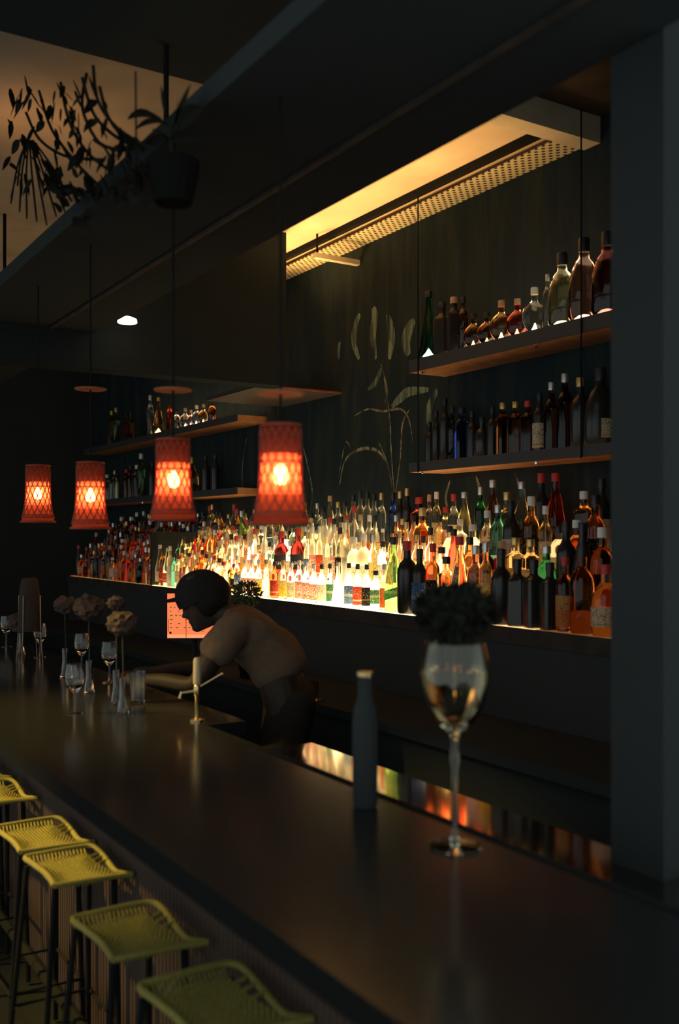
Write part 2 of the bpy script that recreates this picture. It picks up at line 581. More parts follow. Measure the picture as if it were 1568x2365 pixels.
# ------------------------------------------------------------------ back bar
SECT = [(2.35, 3.02, 'lit_end'), (3.02, 3.75, 'lit_near'), (3.75, 6.35, 'lit_main'), (6.35, 7.26, 'lit_mid'), (7.29, 9.35, 'lit_far')]
STEPS = [(2.85, 2.985, -0.390), (2.985, 3.115, -0.295), (3.115, 3.245, -0.195), (3.245, 3.39, -0.105)]
bb = thing('back_bar', (2.85, 5.8, 0), 'long dark back bar with glowing stepped top full of bottles', 'back bar')
def L(x, y):
    return x - 2.85, y - 5.8
MB().box(0.0, 0.54, -4.2, 3.6, 0, Z(-0.40)).build('cabinet', M['fascia'], bb)
MB().box(-0.012, -0.001, -4.2, 3.6, Z(-0.46), Z(-0.3915)).build('front_rail', M['dark_wood'], bb)
for (y0, y1, mt) in SECT:
    st = MB()
    for k, (x0, x1, z) in enumerate(STEPS):
        st.box(x0 - 2.85, x1 - 2.85, y0 - 5.8, y1 - 5.8, Z(-0.399), Z(z))
    tag(st.build('lit_step', M[mt], bb), 'glowing acrylic steps')
MB().box(0.0, 0.5, 1.461, 1.489, Z(-0.399), Z(0.02)).build('divider_post', M['black'], bb)

# lower worktop in the bartender's aisle
wt = thing('worktop', (2.6, 5.6, 0), 'dark low worktop along the bottom of the back bar', 'worktop')
MB().box(-0.25, 0.22, -4.0, 3.3, 0.88, 0.92).build('slab', M['black'], wt)
MB().box(-0.20, 0.22, -4.0, 3.3, 0.0, 0.88).build('cabinet', M['black'], wt)

# hung shelves ---------------------------------------------------------------
def shelf(y0, y1, z, th, label, strip, sy=None):
    t = thing('wall_shelf', (3.15, y0, Z(z)), label, 'shelf', 'bottle shelves on the painted wall')
    MB().box(0.012, WX - 3.15, 0, y1 - y0, -th, -0.003).build('board', M['shelf_wood'], t)
    MB().box(0, 0.012, 0, y1 - y0, -th, 0).build('front_edge', M['shelf_edge'], t)
    a, b_ = sy or (y0 + 0.05, y1 - 0.05)
    MB().box(0.03, 0.10, a - y0, b_ - y0, -0.003, 0.0006).build('light_strip', M[strip], t)
    for yy in (y1 - y0 - 0.09, 0.55 * (y1 - y0) if y1 - y0 > 1.5 else 0.1):
        MB().tube([(0.03, yy, -th - 0.012), (0.03, yy, -th)], 0.010, 8).build('bolt', M['chrome'], t)
    return t
shelf(2.2, 4.31, 0.935, 0.065, 'upper dark shelf above the bottles near the black partition', 'strip', (2.9, 4.2))
shelf(2.2, 4.31, 0.385, 0.050, 'lower shelf with orange underside near the black partition', 'strip_dim')
shelf(6.40, 9.9, 0.865, 0.05, 'upper far shelf lit beneath its bottles behind the lanterns', 'strip', (6.45, 8.4))
shelf(6.40, 9.9, 0.34, 0.05, 'lower far shelf behind the red lanterns', 'strip_dim')
for yy, lb in ((4.22, 'thin black cable holding the shelves at their far end'), (3.05, 'thin black cable holding the shelves by the partition')):
    c_ = MB().tube([(3.145, yy, Z(1.83)), (3.145, yy, Z(0.33))], 0.004, 5).build('shelf_cable', M['cable'])
    tag(c_, lb, 'cable')

# mural: painted arches and leaves on the wall ---------------------------------
def unp_wall(px, py, X=WX):
    D = X / ((px + 654) * C / F_PX)
    R = D * (px - 784) / F_PX
    return D * C - R * S, EYE + (1235 - py) / F_PX * D

mural = MB()
def stroke(pts, w):
    P = [unp_wall(*q) for q in pts]
    # smooth catmull
    out = []
    for i in range(len(P) - 1):
        p0, p1, p2, p3 = P[max(i - 1, 0)], P[i], P[i + 1], P[min(i + 2, len(P) - 1)]
        for t in [k / 6 for k in range(6)]:
            out.append(tuple(0.5 * ((2 * p1[j]) + (p2[j] - p0[j]) * t + (2 * p0[j] - 5 * p1[j] + 4 * p2[j] - p3[j]) * t * t + (3 * p1[j] - p0[j] - 3 * p2[j] + p3[j]) * t ** 3) for j in (0, 1)))
    out.append(P[-1])
    n = len(out)
    vs_, fs_ = [], []
    for i, q in enumerate(out):
        a, b_ = out[max(i - 1, 0)], out[min(i + 1, n - 1)]
        dx, dz = b_[0] - a[0], b_[1] - a[1]
        l = math.hypot(dx, dz) or 1
        ww = w * (0.35 + 0.65 * math.sin(math.pi * (i + 0.5) / n))
        vs_ += [(WX - 0.002, q[0] - dz / l * ww, q[1] + dx / l * ww), (WX - 0.002, q[0] + dz / l * ww, q[1] - dx / l * ww)]
    for i in range(n - 1):
        fs_.append((2 * i, 2 * i + 1, 2 * i + 3, 2 * i + 2))
    mural.add(vs_, fs_)
for pts, w in [
    ([(785, 1120), (795, 1070), (815, 1045), (850, 1035), (880, 1048), (900, 1090), (908, 1140)], 0.010),
    ([(812, 1040), (800, 1020), (790, 1060), (783, 1100)], 0.006),
    ([(875, 1020), (895, 1070), (905, 1120), (912, 1160)], 0.006),
    ([(820, 960), (850, 945), (885, 950), (925, 945), (945, 970), (955, 1030)], 0.007),
    ([(912, 1150), (905, 1060), (900, 960), (885, 860)], 0.006),
    ([(912, 1150), (925, 1060), (930, 980), (950, 940)], 0.006),
    ([(700, 1030), (712, 1080), (722, 1140), (715, 1190)], 0.008),
    ([(700, 1030), (690, 1100), (705, 1190)], 0.005),
    ([(620, 1010), (600, 1080), (592, 1160)], 0.006),
    ([(570, 1010), (560, 1080), (562, 1150)], 0.006),
    ([(880, 840), (895, 900), (890, 930)], 0.006),
    ([(1040, 1110), (1030, 1150), (1038, 1190)], 0.010),
    ([(1100, 1100), (1110, 1140), (1100, 1180)], 0.012),
    ([(1190, 1090), (1200, 1130), (1195, 1170)], 0.010),
]:
    stroke(pts, w)
tag(mural.build('painted_arches', M['mural_paint'], wall_r), 'faint olive painted arches and stems')
mural = MB()
for pts, w in [
    ([(830, 830), (818, 790), (822, 750), (832, 725)], 0.030),
    ([(868, 830), (862, 780), (866, 730), (862, 710)], 0.035),
    ([(900, 830), (905, 790), (902, 755), (895, 725)], 0.035),
    ([(945, 820), (938, 790), (945, 760), (958, 740)], 0.045),
    ([(972, 810), (980, 780), (988, 755)], 0.030),
    ([(783, 830), (782, 805), (786, 790)], 0.020),
    ([(905, 940), (925, 920), (945, 905), (990, 900)], 0.030),
    ([(1000, 1000), (990, 950), (1010, 900)], 0.030),
    ([(850, 900), (870, 880), (880, 850)], 0.02),
]:
    stroke(pts, w)
for f_ in range(0):
    pass
tag(mural.build('painted_leaves', M['mural_leaf'], wall_r), 'pale green painted leaf tips')

# ------------------------------------------------------------------ bottles
SH = {  # name: (profile, squash, square, body radius, label z0, z1, cap r, cap z0, cap h)
    'standard': ([(0.030, 0), (0.037, 0.006), (0.037, 0.185), (0.034, 0.205), (0.022, 0.225), (0.0145, 0.240), (0.0145, 0.285)], 1, 0, 0.037, 0.022, 0.15, 0.0160, 0.272, 0.036),
    'slim': ([(0.026, 0), (0.031, 0.006), (0.031, 0.215), (0.028, 0.232), (0.018, 0.250), (0.0130, 0.262), (0.0130, 0.315)], 1, 0, 0.031, 0.03, 0.17, 0.0150, 0.298, 0.040),
    'square': ([(0.034, 0), (0.039, 0.005), (0.039, 0.165), (0.036, 0.178), (0.018, 0.192), (0.0150, 0.200), (0.0150, 0.235)], 1, 1.0, 0.040, 0.04, 0.13, 0.0175, 0.222, 0.030),
    'squat': ([(0.040, 0), (0.046, 0.008), (0.047, 0.09), (0.043, 0.125), (0.030, 0.150), (0.0165, 0.165), (0.0155, 0.205)], 1, 0, 0.0468, 0.03, 0.09, 0.0185, 0.192, 0.030),
    'domed': ([(0.036, 0), (0.041, 0.008), (0.042, 0.150), (0.040, 0.175), (0.031, 0.200), (0.018, 0.214), (0.0155, 0.222), (0.0155, 0.262)], 1, 0, 0.042, 0.04, 0.12, 0.0180, 0.250, 0.038),
    'tapered': ([(0.034, 0), (0.040, 0.008), (0.040, 0.12), (0.037, 0.15), (0.029, 0.19), (0.0185, 0.235), (0.0140, 0.265), (0.0140, 0.305)], 1, 0, 0.040, 0.03, 0.11, 0.0158, 0.285, 0.032),
    'disc': ([(0.012, 0), (0.030, 0.004), (0.052, 0.030), (0.060, 0.062), (0.052, 0.096), (0.030, 0.120), (0.016, 0.130), (0.0140, 0.138), (0.0140, 0.17)], 0.5, 0, 0.060, 0, 0, 0.0165, 0.160, 0.030),
    'cone': ([(0.048, 0), (0.050, 0.006), (0.036, 0.09), (0.022, 0.17), (0.0135, 0.215), (0.0130, 0.262)], 1, 0, 0.05, 0, 0, 0.0150, 0.252, 0.026),
    'bell': ([(0.050, 0), (0.058, 0.010), (0.058, 0.10), (0.052, 0.155), (0.036, 0.200), (0.020, 0.218), (0.0180, 0.250)], 0.7, 0, 0.058, 0.03, 0.10, 0.0210, 0.240, 0.050),
}
MC = {}
def bottle_mesh(shape, glassname, s=1.0):
    k = ('b', shape, glassname)
    if k not in MC:
        pr, sq, sqr = SH[shape][:3]
        MC[k] = MB().lathe(pr, 20, squash=sq, square=sqr).mesh('bottle_glass', G[glassname], True)
    return MC[k]
def cap_mesh(shape, c):
    k = ('c', shape, c)
    if k not in MC:
        r, z, h = SH[shape][6:9]
        MC[k] = MB().lathe([(r, z), (r, z + h * 0.85), (r * 0.9, z + h)], 14).mesh('cap', CAPM[c], True)
    return MC[k]
def label_mesh(shape, c):
    k = ('l', shape, c)
    if k not in MC:
        r, z0, z1 = SH[shape][3:6]
        sqr = SH[shape][2]
        sq = SH[shape][1]
        vs_, fs_ = [], []
        n = 14
        for j, z in enumerate((z0, z1)):
            for i in range(n + 1):
                a = math.radians(-95 + 190 * i / n)
                ca, sa = math.cos(a), math.sin(a)
                rr = r + 0.0012
                if sqr:
                    rr = (0.039 * 0.92) * (abs(ca) ** 6 + abs(sa) ** 6) ** (-1 / 6) + 0.0015
                vs_.append((rr * ca, (rr * sa) * sq, z))
        for i in range(n):
            fs_.append((i, i + 1, n + 2 + i, n + 1 + i))
        MC[k] = MB().add(vs_, fs_).mesh('label', LAB[c], True)
    return MC[k]

RADIUS = {k: SH[k][3] + 0.003 for k in SH}
KIND = {'standard': 'spirit_bottle', 'slim': 'tall_bottle', 'square': 'square_bottle', 'squat': 'liqueur_bottle', 'domed': 'whisky_bottle', 'tapered': 'wine_bottle', 'disc': 'round_flask', 'cone': 'conical_bottle', 'bell': 'bell_bottle'}
LOOK = {'standard': 'straight', 'slim': 'tall slim', 'square': 'square', 'squat': 'squat', 'domed': 'round-shouldered', 'tapered': 'taper-necked', 'disc': 'round flask-shaped', 'cone': 'conical', 'bell': 'wide bell-shaped'}
bottles = []
def project(x, y, z):
    D = y * C + x * S
    R = -y * S + x * C
    return 784 + F_PX * R / D, 1235 - F_PX * (z - EYE) / D

def bottle(x, y, z, shape, g, cap='black', lab=None, s=1.0, where='', group='bottles', rot=None, extra=None, tall=1.0):
    """the glass body is the thing; its cap and its label are children"""
    rz = math.atan2(-y, -x) + (random.uniform(-0.5, 0.5) if rot is None else rot)
    if shape in ('disc', 'bell'):
        rz += math.pi / 2
    o = bpy.data.objects.new(KIND[shape], bottle_mesh(shape, g))
    col.objects.link(o)
    o.location = (x, y, z + 0.0008)
    o.rotation_euler = (0, 0, rz)
    o.scale = (s, s, s * tall * random.uniform(0.97, 1.05))
    inst('cap', cap_mesh(shape, cap), o)
    if lab and SH[shape][5] > 0:
        inst('label', label_mesh(shape, lab), o)
    if where.startswith('upper') and shape in ('disc', 'bell', 'cone'):
        k = ('g', shape)
        if k not in MC:
            w_ = {'disc': 0.017, 'bell': 0.034, 'cone': 0.030}[shape]
            MC[k] = MB().lathe([(w_ * 0.6, 0.003), (w_, 0.007), (w_ * 0.5, 0.018 if shape == 'bell' else 0.022), (0.002, 0.021 if shape == 'bell' else 0.040)], 12, squash=0.5 if shape == 'disc' else 0.7).mesh('base_glow', M['teardrop_glow'], True)  # glowing cone added inside the glass to draw the lit base
        tag(inst('base_glow', MC[k], o), 'glowing cone inside the bottle base, drawing its teardrop of light')
    o['category'] = 'bottle'
    o['group'] = group
    bottles.append((o, shape, g, cap, lab, where, extra, project(x, y, z)[0]))
    return o

def y_at(px, x):
    D = x / ((px + 654) * C / F_PX)
    return D * C - D * (px - 784) / F_PX * S

def pick(d):
    ks = list(d)
    return random.choices(ks, [d[k] for k in ks])[0]

TIERN = ['front step', 'second step', 'third step', 'top step']
ZONE_MIX = {
    'far': ({'amber': 4, 'brown': 5, 'red': 2, 'dark red': 2, 'dark green': 1, 'clear': 0.7, 'green': 0.4, 'black': 3},
            {'cream': 2, 'black': 2, 'orange': 2, 'red': 1, None: 3}),
    'mid': ({'clear': 3, 'pale yellow': 3, 'amber': 3, 'red': 1, 'frosted': 2, 'green': 0.5, 'teal': 0.5},
            {'white': 2, 'cream': 2, 'red': 1, 'yellow': 1, 'floral': 1, None: 2}),
    'main': ({'clear': 8, 'frosted': 5, 'pale yellow': 3, 'amber': 1.2, 'pink': 1, 'green': 0.3},
             {'white': 3, 'cream': 2, 'black': 1.2, 'red': 0.8, 'floral': 2, 'yellow': 1, 'blue': 0.7, 'green': 0.6, 'orange': 0.5, None: 3}),
    'near': ({'clear': 3, 'pale yellow': 3, 'amber': 3, 'brown': 2, 'red': 0.6, 'dark green': 1, 'black': 1.5, 'pink': 0.6},
             {'white': 2, 'cream': 3, 'black': 2, 'orange': 1, 'blue': 0.6, None: 2}),
    'end': ({'amber': 3, 'brown': 4, 'red': 2, 'black': 3, 'dark red': 2, 'pale yellow': 1},
            {'cream': 2, 'black': 2, 'white': 0.6, None: 3}),
}
def zone_of(y):
    if y > 7.3:
        return 'far'
    if y > 6.35:
        return 'mid'
    if y > 3.85:
        return 'main'
    if y > 3.05:
        return 'near'
    return 'end'

TX = [2.893, 3.040, 3.180, 3.312]
TSC = [(0.72, 0.74), (0.75, 0.98), (0.80, 0.98), (0.85, 0.98)]      # smaller bottles in front
TZ = [s_[2] for s_ in STEPS]
# hand-placed bottles: (tier, px, shape, glass, cap, label, scale, extra words)
FIX = [
    (0, 548, 'slim', 'clear', 'white', 'blue', 1.0, None),
    (0, 566, 'standard', 'clear', 'white', 'floral', 1.0, None), (0, 582, 'standard', 'clear', 'white', 'floral', 1.0, None),
    (0, 598, 'standard', 'clear', 'silver', 'yellow', 1.0, None),
    (0, 615, 'standard', 'pale yellow', 'cork', None, 1.0, None), (0, 634, 'standard', 'brown', 'black', 'red', 1.0, None),
    (0, 654, 'standard', 'pale yellow', 'cork', 'yellow', 1.0, None),
    (0, 673, 'standard', 'clear', 'white', 'cream', 1.0, None), (0, 691, 'standard', 'clear', 'white', 'floral', 1.0, None),
    (0, 708, 'standard', 'clear', 'white', 'floral', 1.0, None), (0, 725, 'standard', 'clear', 'silver', 'floral', 1.0, None),
    (0, 743, 'standard', 'frosted', 'black', 'white', 1.0, None), (0, 762, 'slim', 'clear', 'black', 'green', 0.92, None),
    (0, 781, 'cone', 'frosted', 'white', None, 1.15, None),
    (0, 806, 'standard', 'frosted', 'black', 'blue', 1.0, None), (0, 826, 'standard', 'frosted', 'black', 'red', 1.0, None),
    (0, 847, 'standard', 'frosted', 'black', 'black', 1.0, None), (0, 868, 'square', 'clear', 'black', 'green', 1.1, None),
    (0, 888, 'standard', 'pink', 'white', 'orange', 1.0, None),
    (0, 909, 'tapered', 'green', 'black', None, 1.15, 'diagonal'), 
    (0, 941, 'domed', 'black', 'red', None, 1.25, None),
    (0, 966, 'standard', 'black', 'black', 'blue', 1.05, None),
    (1, 650, 'domed', 'dark red', 'red', None, 1.12, 'campari'), (1, 688, 'domed', 'dark red', 'red', None, 1.12, 'campari'),
    (1, 722, 'slim', 'frosted', 'white', 'floral', 1.0, None), (1, 738, 'slim', 'frosted', 'white', 'red', 1.0, None),
    (1, 754, 'slim', 'frosted', 'white', 'cream', 1.0, None), (1, 771, 'slim', 'clear', 'white', 'floral', 1.0, None),
    (1, 797, 'slim', 'frosted', 'white', None, 1.05, None), (1, 818, 'domed', 'frosted', 'white', 'white', 1.0, None),
    (1, 840, 'domed', 'frosted', 'white', 'white', 1.0, None), (1, 862, 'standard', 'clear', 'silver', 'yellow', 1.0, None),
    (1, 884, 'square', 'clear', 'black', 'white', 1.0, None),
    (3, 796, 'tapered', 'pale yellow', 'black', 'red', 1.0, None),
    (3, 816, 'slim', 'frosted', 'black', 'white', 1.08, None), (3, 832, 'slim', 'frosted', 'black', None, 1.08, None),
    (3, 848, 'slim', 'frosted', 'black', None, 1.08, None), (3, 864, 'slim', 'frosted', 'black', 'black', 1.06, None),
    (3, 881, 'slim', 'clear', 'gold', None, 1.08, None), (3, 908, 'slim', 'blue', 'black', None, 1.08, None),
    (3, 924, 'slim', 'black', 'gold', 'red', 1.08, None), (3, 940, 'slim', 'black', 'gold', 'black', 1.06, None),
    (3, 968, 'square', 'dark red', 'red', 'red', 1.25, None),
    (2, 884, 'cone', 'clear', 'white', None, 0.85, None),
    (2, 930, 'square', 'amber', 'gold', 'cream', 1.1, None), (2, 975, 'domed', 'amber', 'gold', 'cream', 1.2, None),
    (3, 1072, 'tapered', 'pale yellow', 'silver', None, 1.05, None),
    (3, 1110, 'slim', 'dark green', 'silver', None, 1.0, None), (3, 1205, 'tapered', 'clear', 'silver', 'black', 1.15, None),
    (3, 1250, 'slim', 'black', 'red', None, 1.2, None), (3, 1276, 'tapered', 'red', 'red', None, 1.25, None),
    (2, 1150, 'standard', 'teal', 'silver', None, 1.1, None), (2, 1172, 'standard', 'black', 'black', 'white', 1.1, None),
    (1, 1048, 'tapered', 'red', 'black', None, 1.0, None), (1, 1085, 'domed', 'brown', 'black', 'blue', 1.0, None),
    (0, 1122, 'slim', 'pale yellow', 'silver', 'yellow', 1.0, None),
    (0, 1158, 'domed', 'black', 'black', None, 1.15, None), (0, 1192, 'square', 'black', 'black', None, 1.1, None),
    (0, 1228, 'square', 'black', 'black', None, 1.15, None), (0, 1262, 'square', 'black', 'black', None, 1.05, None),
    (0, 1345, 'domed', 'brown', 'black', None, 1.2, None), (0, 1305, 'standard', 'brown', 'red', 'orange', 1.0, None),
    (1, 1345, 'tapered', 'black', 'black', 'cream', 1.1, None), (1, 1225, 'square', 'pale yellow', 'gold', 'cream', 1.1, None),
    (1, 1190, 'square', 'pale yellow', 'gold', 'yellow', 1.1, None),
    (0, 260, 'square', 'clear', 'white', 'white', 1.05, None),
]
occupied = [[] for _ in range(4)]
campari = []
special = []
for (t, px, shp, g, cap, lab, s, ex) in FIX:
    yy = y_at(px, TX[t])
    tall = 1.0
    if ex is None and px < 960 and shp in ('standard', 'slim', 'cone', 'square'):
        s, tall = s * TSC[t][0], TSC[t][1] / TSC[t][0]
    r = RADIUS[shp] * s
    if any(abs(yy - q) < r + rr - 0.002 for q, rr in occupied[t]):
        # slide to the nearest free place
        for d in [k * 0.004 * sg for k in range(1, 40) for sg in (1, -1)]:
            if not any(abs(yy + d - q) < r + rr for q, rr in occupied[t]):
                yy += d
                break
    occupied[t].append((yy, r))
    o = bottle(TX[t], yy, Z(TZ[t]), shp, g, cap, lab, s, TIERN[t], 'bottles on the ' + TIERN[t], 0.0 if ex else None, ex, tall)
    if ex:
        special.append((o, ex))
for t in range(4):
    y = [2.62, 2.78, 2.95, 3.05][t]
    while y < 9.25:
        zn = zone_of(y)
        gm, lm = ZONE_MIX[zn]
        shp = pick({'standard': 5, 'slim': 3, 'square': 2, 'squat': 1.6, 'domed': 2.5, 'tapered': 1.5})
        g = pick(gm)
        lab = pick(lm)
        s = random.uniform(0.92, 1.12) * {'far': 0.82, 'mid': 0.80, 'main': 1.0, 'near': 1.05, 'end': 1.15}[zn]
        tall = 1.0
        if zn in ('main', 'mid', 'far'):
            s *= TSC[t][0] if zn == 'main' else 1.0
            tall = TSC[t][1] / TSC[t][0] if zn == 'main' else 1.1
        r = RADIUS[shp] * s
        yc = y + r
        hit = [(q, rr) for q, rr in occupied[t] if abs(yc - q) < r + rr]
        if hit:
            y = max(q + rr for q, rr in hit) + 0.001
            if min(abs(yc - q) for q, rr in hit) is not None:
                continue
        if yc - r < 7.295 and yc + r > 7.255:
            y = 7.295
            continue
        cap = pick({'black': 4, 'white': 2, 'gold': 2, 'silver': 2, 'red': 1.5, 'cork': 1})
        bottle(TX[t] + random.uniform(-0.008, 0.008), yc, Z(TZ[t]), shp, g, cap, lab, s, TIERN[t], 'bottles on the ' + TIERN[t], None, None, tall)
        y = yc + r + random.uniform(0.0, 0.012)

# shelves: hand-placed
UR, MR, UL, ML = Z(0.935), Z(0.385), Z(0.865), Z(0.34)
SHELFB = [
    (UR, 'upper near shelf', 3.205, [(990, 'cone', 'dark green', 'black', 1.25), (1018, 'square', 'black', 'black', 1.1), (1040, 'square', 'black', 'cork', 1.1),
                           (1061, 'slim', 'brown', 'black', 0.8), (1092, 'disc', 'brown', 'black', 0.9), (1122, 'disc', 'brown', 'black', 0.85), (1152, 'disc', 'amber', 'cork', 1.0),
                           (1186, 'disc', 'red', 'cork', 0.95), (1222, 'disc', 'clear', 'white', 1.05), (1250, 'slim', 'clear', 'silver', 0.75),
                           (1285, 'bell', 'pale yellow', 'black', 1.15), (1332, 'bell', 'pink', 'black', 1.2), (1380, 'bell', 'dark red', 'black', 1.2)]),
    (MR, 'lower near shelf', 3.27, [(992, 'standard', 'black', 'black', 0.75), (1006, 'slim', 'black', 'black', 0.80), (1027, 'slim', 'black', 'black', 0.98), (1042, 'slim', 'dark green', 'black', 0.85), (1062, 'square', 'blue', 'black', 1.1),
                           (1090, 'standard', 'black', 'black', 0.8), (1112, 'squat', 'black', 'black', 0.9), (1135, 'standard', 'black', 'black', 0.8),
                           (1158, 'square', 'brown', 'gold', 1.05), (1185, 'square', 'brown', 'gold', 1.0), (1210, 'square', 'dark red', 'red', 0.95),
                           (1236, 'standard', 'black', 'black', 0.9), (1262, 'standard', 'brown', 'silver', 1.0), (1290, 'standard', 'dark red', 'silver', 1.1),
                           (1322, 'domed', 'black', 'gold', 1.1), (1362, 'bell', 'black', 'black', 1.2)]),
    (UL, 'upper far shelf', 3.205, [(258, 'standard', 'amber', 'gold', 1), (268, 'slim', 'green', 'gold', 1.0), (292, 'standard', 'red', 'black', 0.8), (302, 'standard', 'brown', 'black', 0.8),
                          (347, 'slim', 'clear', 'silver', 1.0), (366, 'cone', 'amber', 'gold', 1.1), (392, 'standard', 'red', 'black', 0.8), (408, 'squat', 'clear', 'black', 0.7),
                          (428, 'disc', 'clear', 'cork', 0.8), (441, 'disc', 'pink', 'cork', 0.7), (454, 'disc', 'clear', 'white', 0.8), (470, 'disc', 'amber', 'cork', 0.8), (490, 'squat', 'brown', 'black', 0.7)]),
    (ML, 'lower far shelf', 3.27, [(247, 'square', 'clear', 'white', 1.0), (265, 'standard', 'pale yellow', 'gold', 0.9), (292, 'standard', 'red', 'red', 0.9), (302, 'standard', 'brown', 'black', 1.0),
                          (316, 'standard', 'clear', 'white', 1.0), (326, 'slim', 'green', 'white', 1.15), (352, 'standard', 'black', 'black', 1.0), (375, 'domed', 'black', 'gold', 1.0),
                          (443, 'bell', 'amber', 'gold', 1.0), (475, 'standard', 'black', 'black', 0.9), (497, 'standard', 'black', 'black', 0.9)]),
]
for z, wh, x, lst in SHELFB:
    occ = []
    for (px, shp, g, cap, s) in lst:
        yy = y_at(px, x)
        rr = RADIUS[shp] * s * (0.9 if shp in ('disc', 'bell') else 1)
        if occ and yy + rr > occ[-1]:
            yy = occ[-1] - rr - 0.002
        occ.append(yy - rr)
        bottle(x, yy, z, shp, g, cap, 'cream' if g == 'black' and px % 3 == 0 else None, s, wh, 'bottles on the ' + wh)

# writing on the two dark red aperitif bottles and the green one
def text_on(o, body, size, z, r, color, name, start=0.0, slant=0.0):
    cu = bpy.data.curves.new('tmp_text', 'FONT')
    cu.body = body
    cu.size = size
    cu.align_x = 'CENTER'
    cu.offset = size * 0.012
    to = bpy.data.objects.new('tmp_text', cu)
    col.objects.link(to)
    dg = bpy.context.evaluated_depsgraph_get()
    me = bpy.data.meshes.new_from_object(to.evaluated_get(dg))
    bpy.data.objects.remove(to)
    for v_ in me.vertices:
        x, y = v_.co.x, v_.co.y
        x, y = x * math.cos(slant) - y * math.sin(slant), x * math.sin(slant) + y * math.cos(slant)
        a = start + x / r
        v_.co = (r * math.cos(a), r * math.sin(a), z + y)
    me.materials.clear()
    me.materials.append(color)
    t = bpy.data.objects.new(name, me)
    col.objects.link(t)
    t.parent = o
    return t
letter = paper('printed_cream_letters', [(0, (0.9, 0.8, 0.6)), (1.0, (0.9, 0.8, 0.6))])
for o, ex in special:
    if ex == 'campari':
        band = MB()
        vs_, fs_ = [], []
        n = 20
        for z in (0.070, 0.150):
            for i in range(n + 1):
                a = math.radians(-110 + 220 * i / n)
                vs_.append((0.0432 * math.cos(a), 0.0432 * math.sin(a), z))
        for i in range(n):
            fs_.append((i, i + 1, n + 2 + i, n + 1 + i))
        band.add(vs_, fs_).build('label', LAB['black'] if False else plain('navy_black_label', (0.02, 0.02, 0.025), 0.7), o, True)
        text_on(o, 'CAMPARI', 0.030, 0.094, 0.0440, glow('unused', (1, 1, 1), 0) if False else letter, 'label_lettering')
    else:
        vs_, fs_ = [], []
        n = 14
        for j in range(2):
            for i in range(n + 1):
                a = math.radians(-85 + 170 * i / n)
                vs_.append((0.0413 * math.cos(a), 0.0413 * math.sin(a), (0.045 if j == 0 else 0.085) + 0.035 * i / n))
        for i in range(n):
            fs_.append((i, i + 1, n + 2 + i, n + 1 + i))
        MB().add(vs_, fs_).build('label', LAB['green'], o, True)
        text_on(o, 'cián', 0.030, 0.076, 0.0420, letter, 'label_lettering', 0.1, 0.5)

# labels that single each bottle out
ZN = [(205, 'under the second lantern'), (300, 'at the dim far end'), (345, 'beside the dark divider post'), (440, 'below the third lantern'), (560, "behind the bartender's cap"),
      (715, 'below the biggest lantern'), (790, 'by the wall seam'), (890, 'below the painted arch'), (965, 'under the shelf end'),
      (1130, 'behind the bushy bouquet'), (1260, 'past the bushy bouquet'), (5000, 'by the black partition')]
ORD = ['', 'second', 'third', 'fourth', 'fifth', 'sixth', 'seventh', 'eighth', 'ninth', 'tenth', 'eleventh', 'twelfth', 'thirteenth']
seen = {}
for o, shp, g, cap, lab, wh, ex, px in sorted(bottles, key=lambda b: b[7]):
    zn = next(n_ for lim, n_ in ZN if px < lim)
    look = f'{LOOK[shp]} {g} bottle, {cap} cap'
    if ex == 'campari':
        look = 'dark red aperitif bottle, black label'
    elif ex:
        look = 'green taper-necked bottle, diagonal green label'
    elif lab:
        look += f', {lab} label'
    base = f'{look}, {wh} {zn}'
    k = seen.get(base, 0)
    seen[base] = k + 1
    if k:
        base += f', {ORD[min(k, 11)]} from left'
    w = base.split()
    if len(w) > 16:
        base = base.replace(' bottle,', ',', 1)
        base = base.replace(' the ', ' ')
    o['label'] = base

# ------------------------------------------------------------------ the bar
bar = thing('bar_counter', (1.17, 5.0, 0), 'long dark bar counter with glossy reflecting top', 'bar counter')
MB().box(-0.40, 0.222, -4.75, -1.90, 1.00, 1.05).box(-0.40, 0.395, -1.90, 4.3, 1.00, 1.05).build('bar_top', M['bar_top'], bar)
MB().box(0.222, 0.2405, -4.75, -1.90, 1.0, 1.053).build('edge_trim', M['cable'], bar)
MB().box(0.2405, 0.66, -4.75, -1.90, 0.90, 0.945).build('service_ledge', M['rail_gloss'], bar)
MB().box(-0.10, 0.23, -4.75, 4.3, 0.0, 1.00).build('carcass', M['black'], bar)
rb = MB()
yy = -4.7
vs_, fs_ = [], []
n = 0
while yy < 4.28:
    for q, dx in ((0.0, 0.0), (0.006, -0.012), (0.014, -0.012), (0.020, 0.0)):
        vs_ += [(-0.112 + dx, yy + q, 0.05), (-0.112 + dx, yy + q, 1.0)]
    yy += 0.026
n = len(vs_) // 2
fs_ = [(2 * i, 2 * i + 1, 2 * i + 3, 2 * i + 2) for i in range(n - 1)]
rb.add(vs_, fs_).build('ribbed_front', M['ribbed'], bar)
MB().tube([(-0.24, -4.6, 0.22), (-0.24, 4.2, 0.22)], 0.018, 8).build('foot_rail', M['leg'], bar)

# ------------------------------------------------------------------ stools
def smooth_path(pts, k=5):
    out = []
    P = [Vector(q) for q in pts]
    for i in range(len(P) - 1):
        p0, p1, p2, p3 = P[max(i - 1, 0)], P[i], P[i + 1], P[min(i + 2, len(P) - 1)]
        for j in range(k):
            t = j / k
            out.append(0.5 * ((2 * p1) + (p2 - p0) * t + (2 * p0 - 5 * p1 + 4 * p2 - p3) * t * t + (3 * p1 - p0 - 3 * p2 + p3) * t ** 3))
    out.append(P[-1])
    return out

stool = thing('bar_stool', (0, 0, 0), 'x', 'stool', 'yellow woven bar stools along the counter')
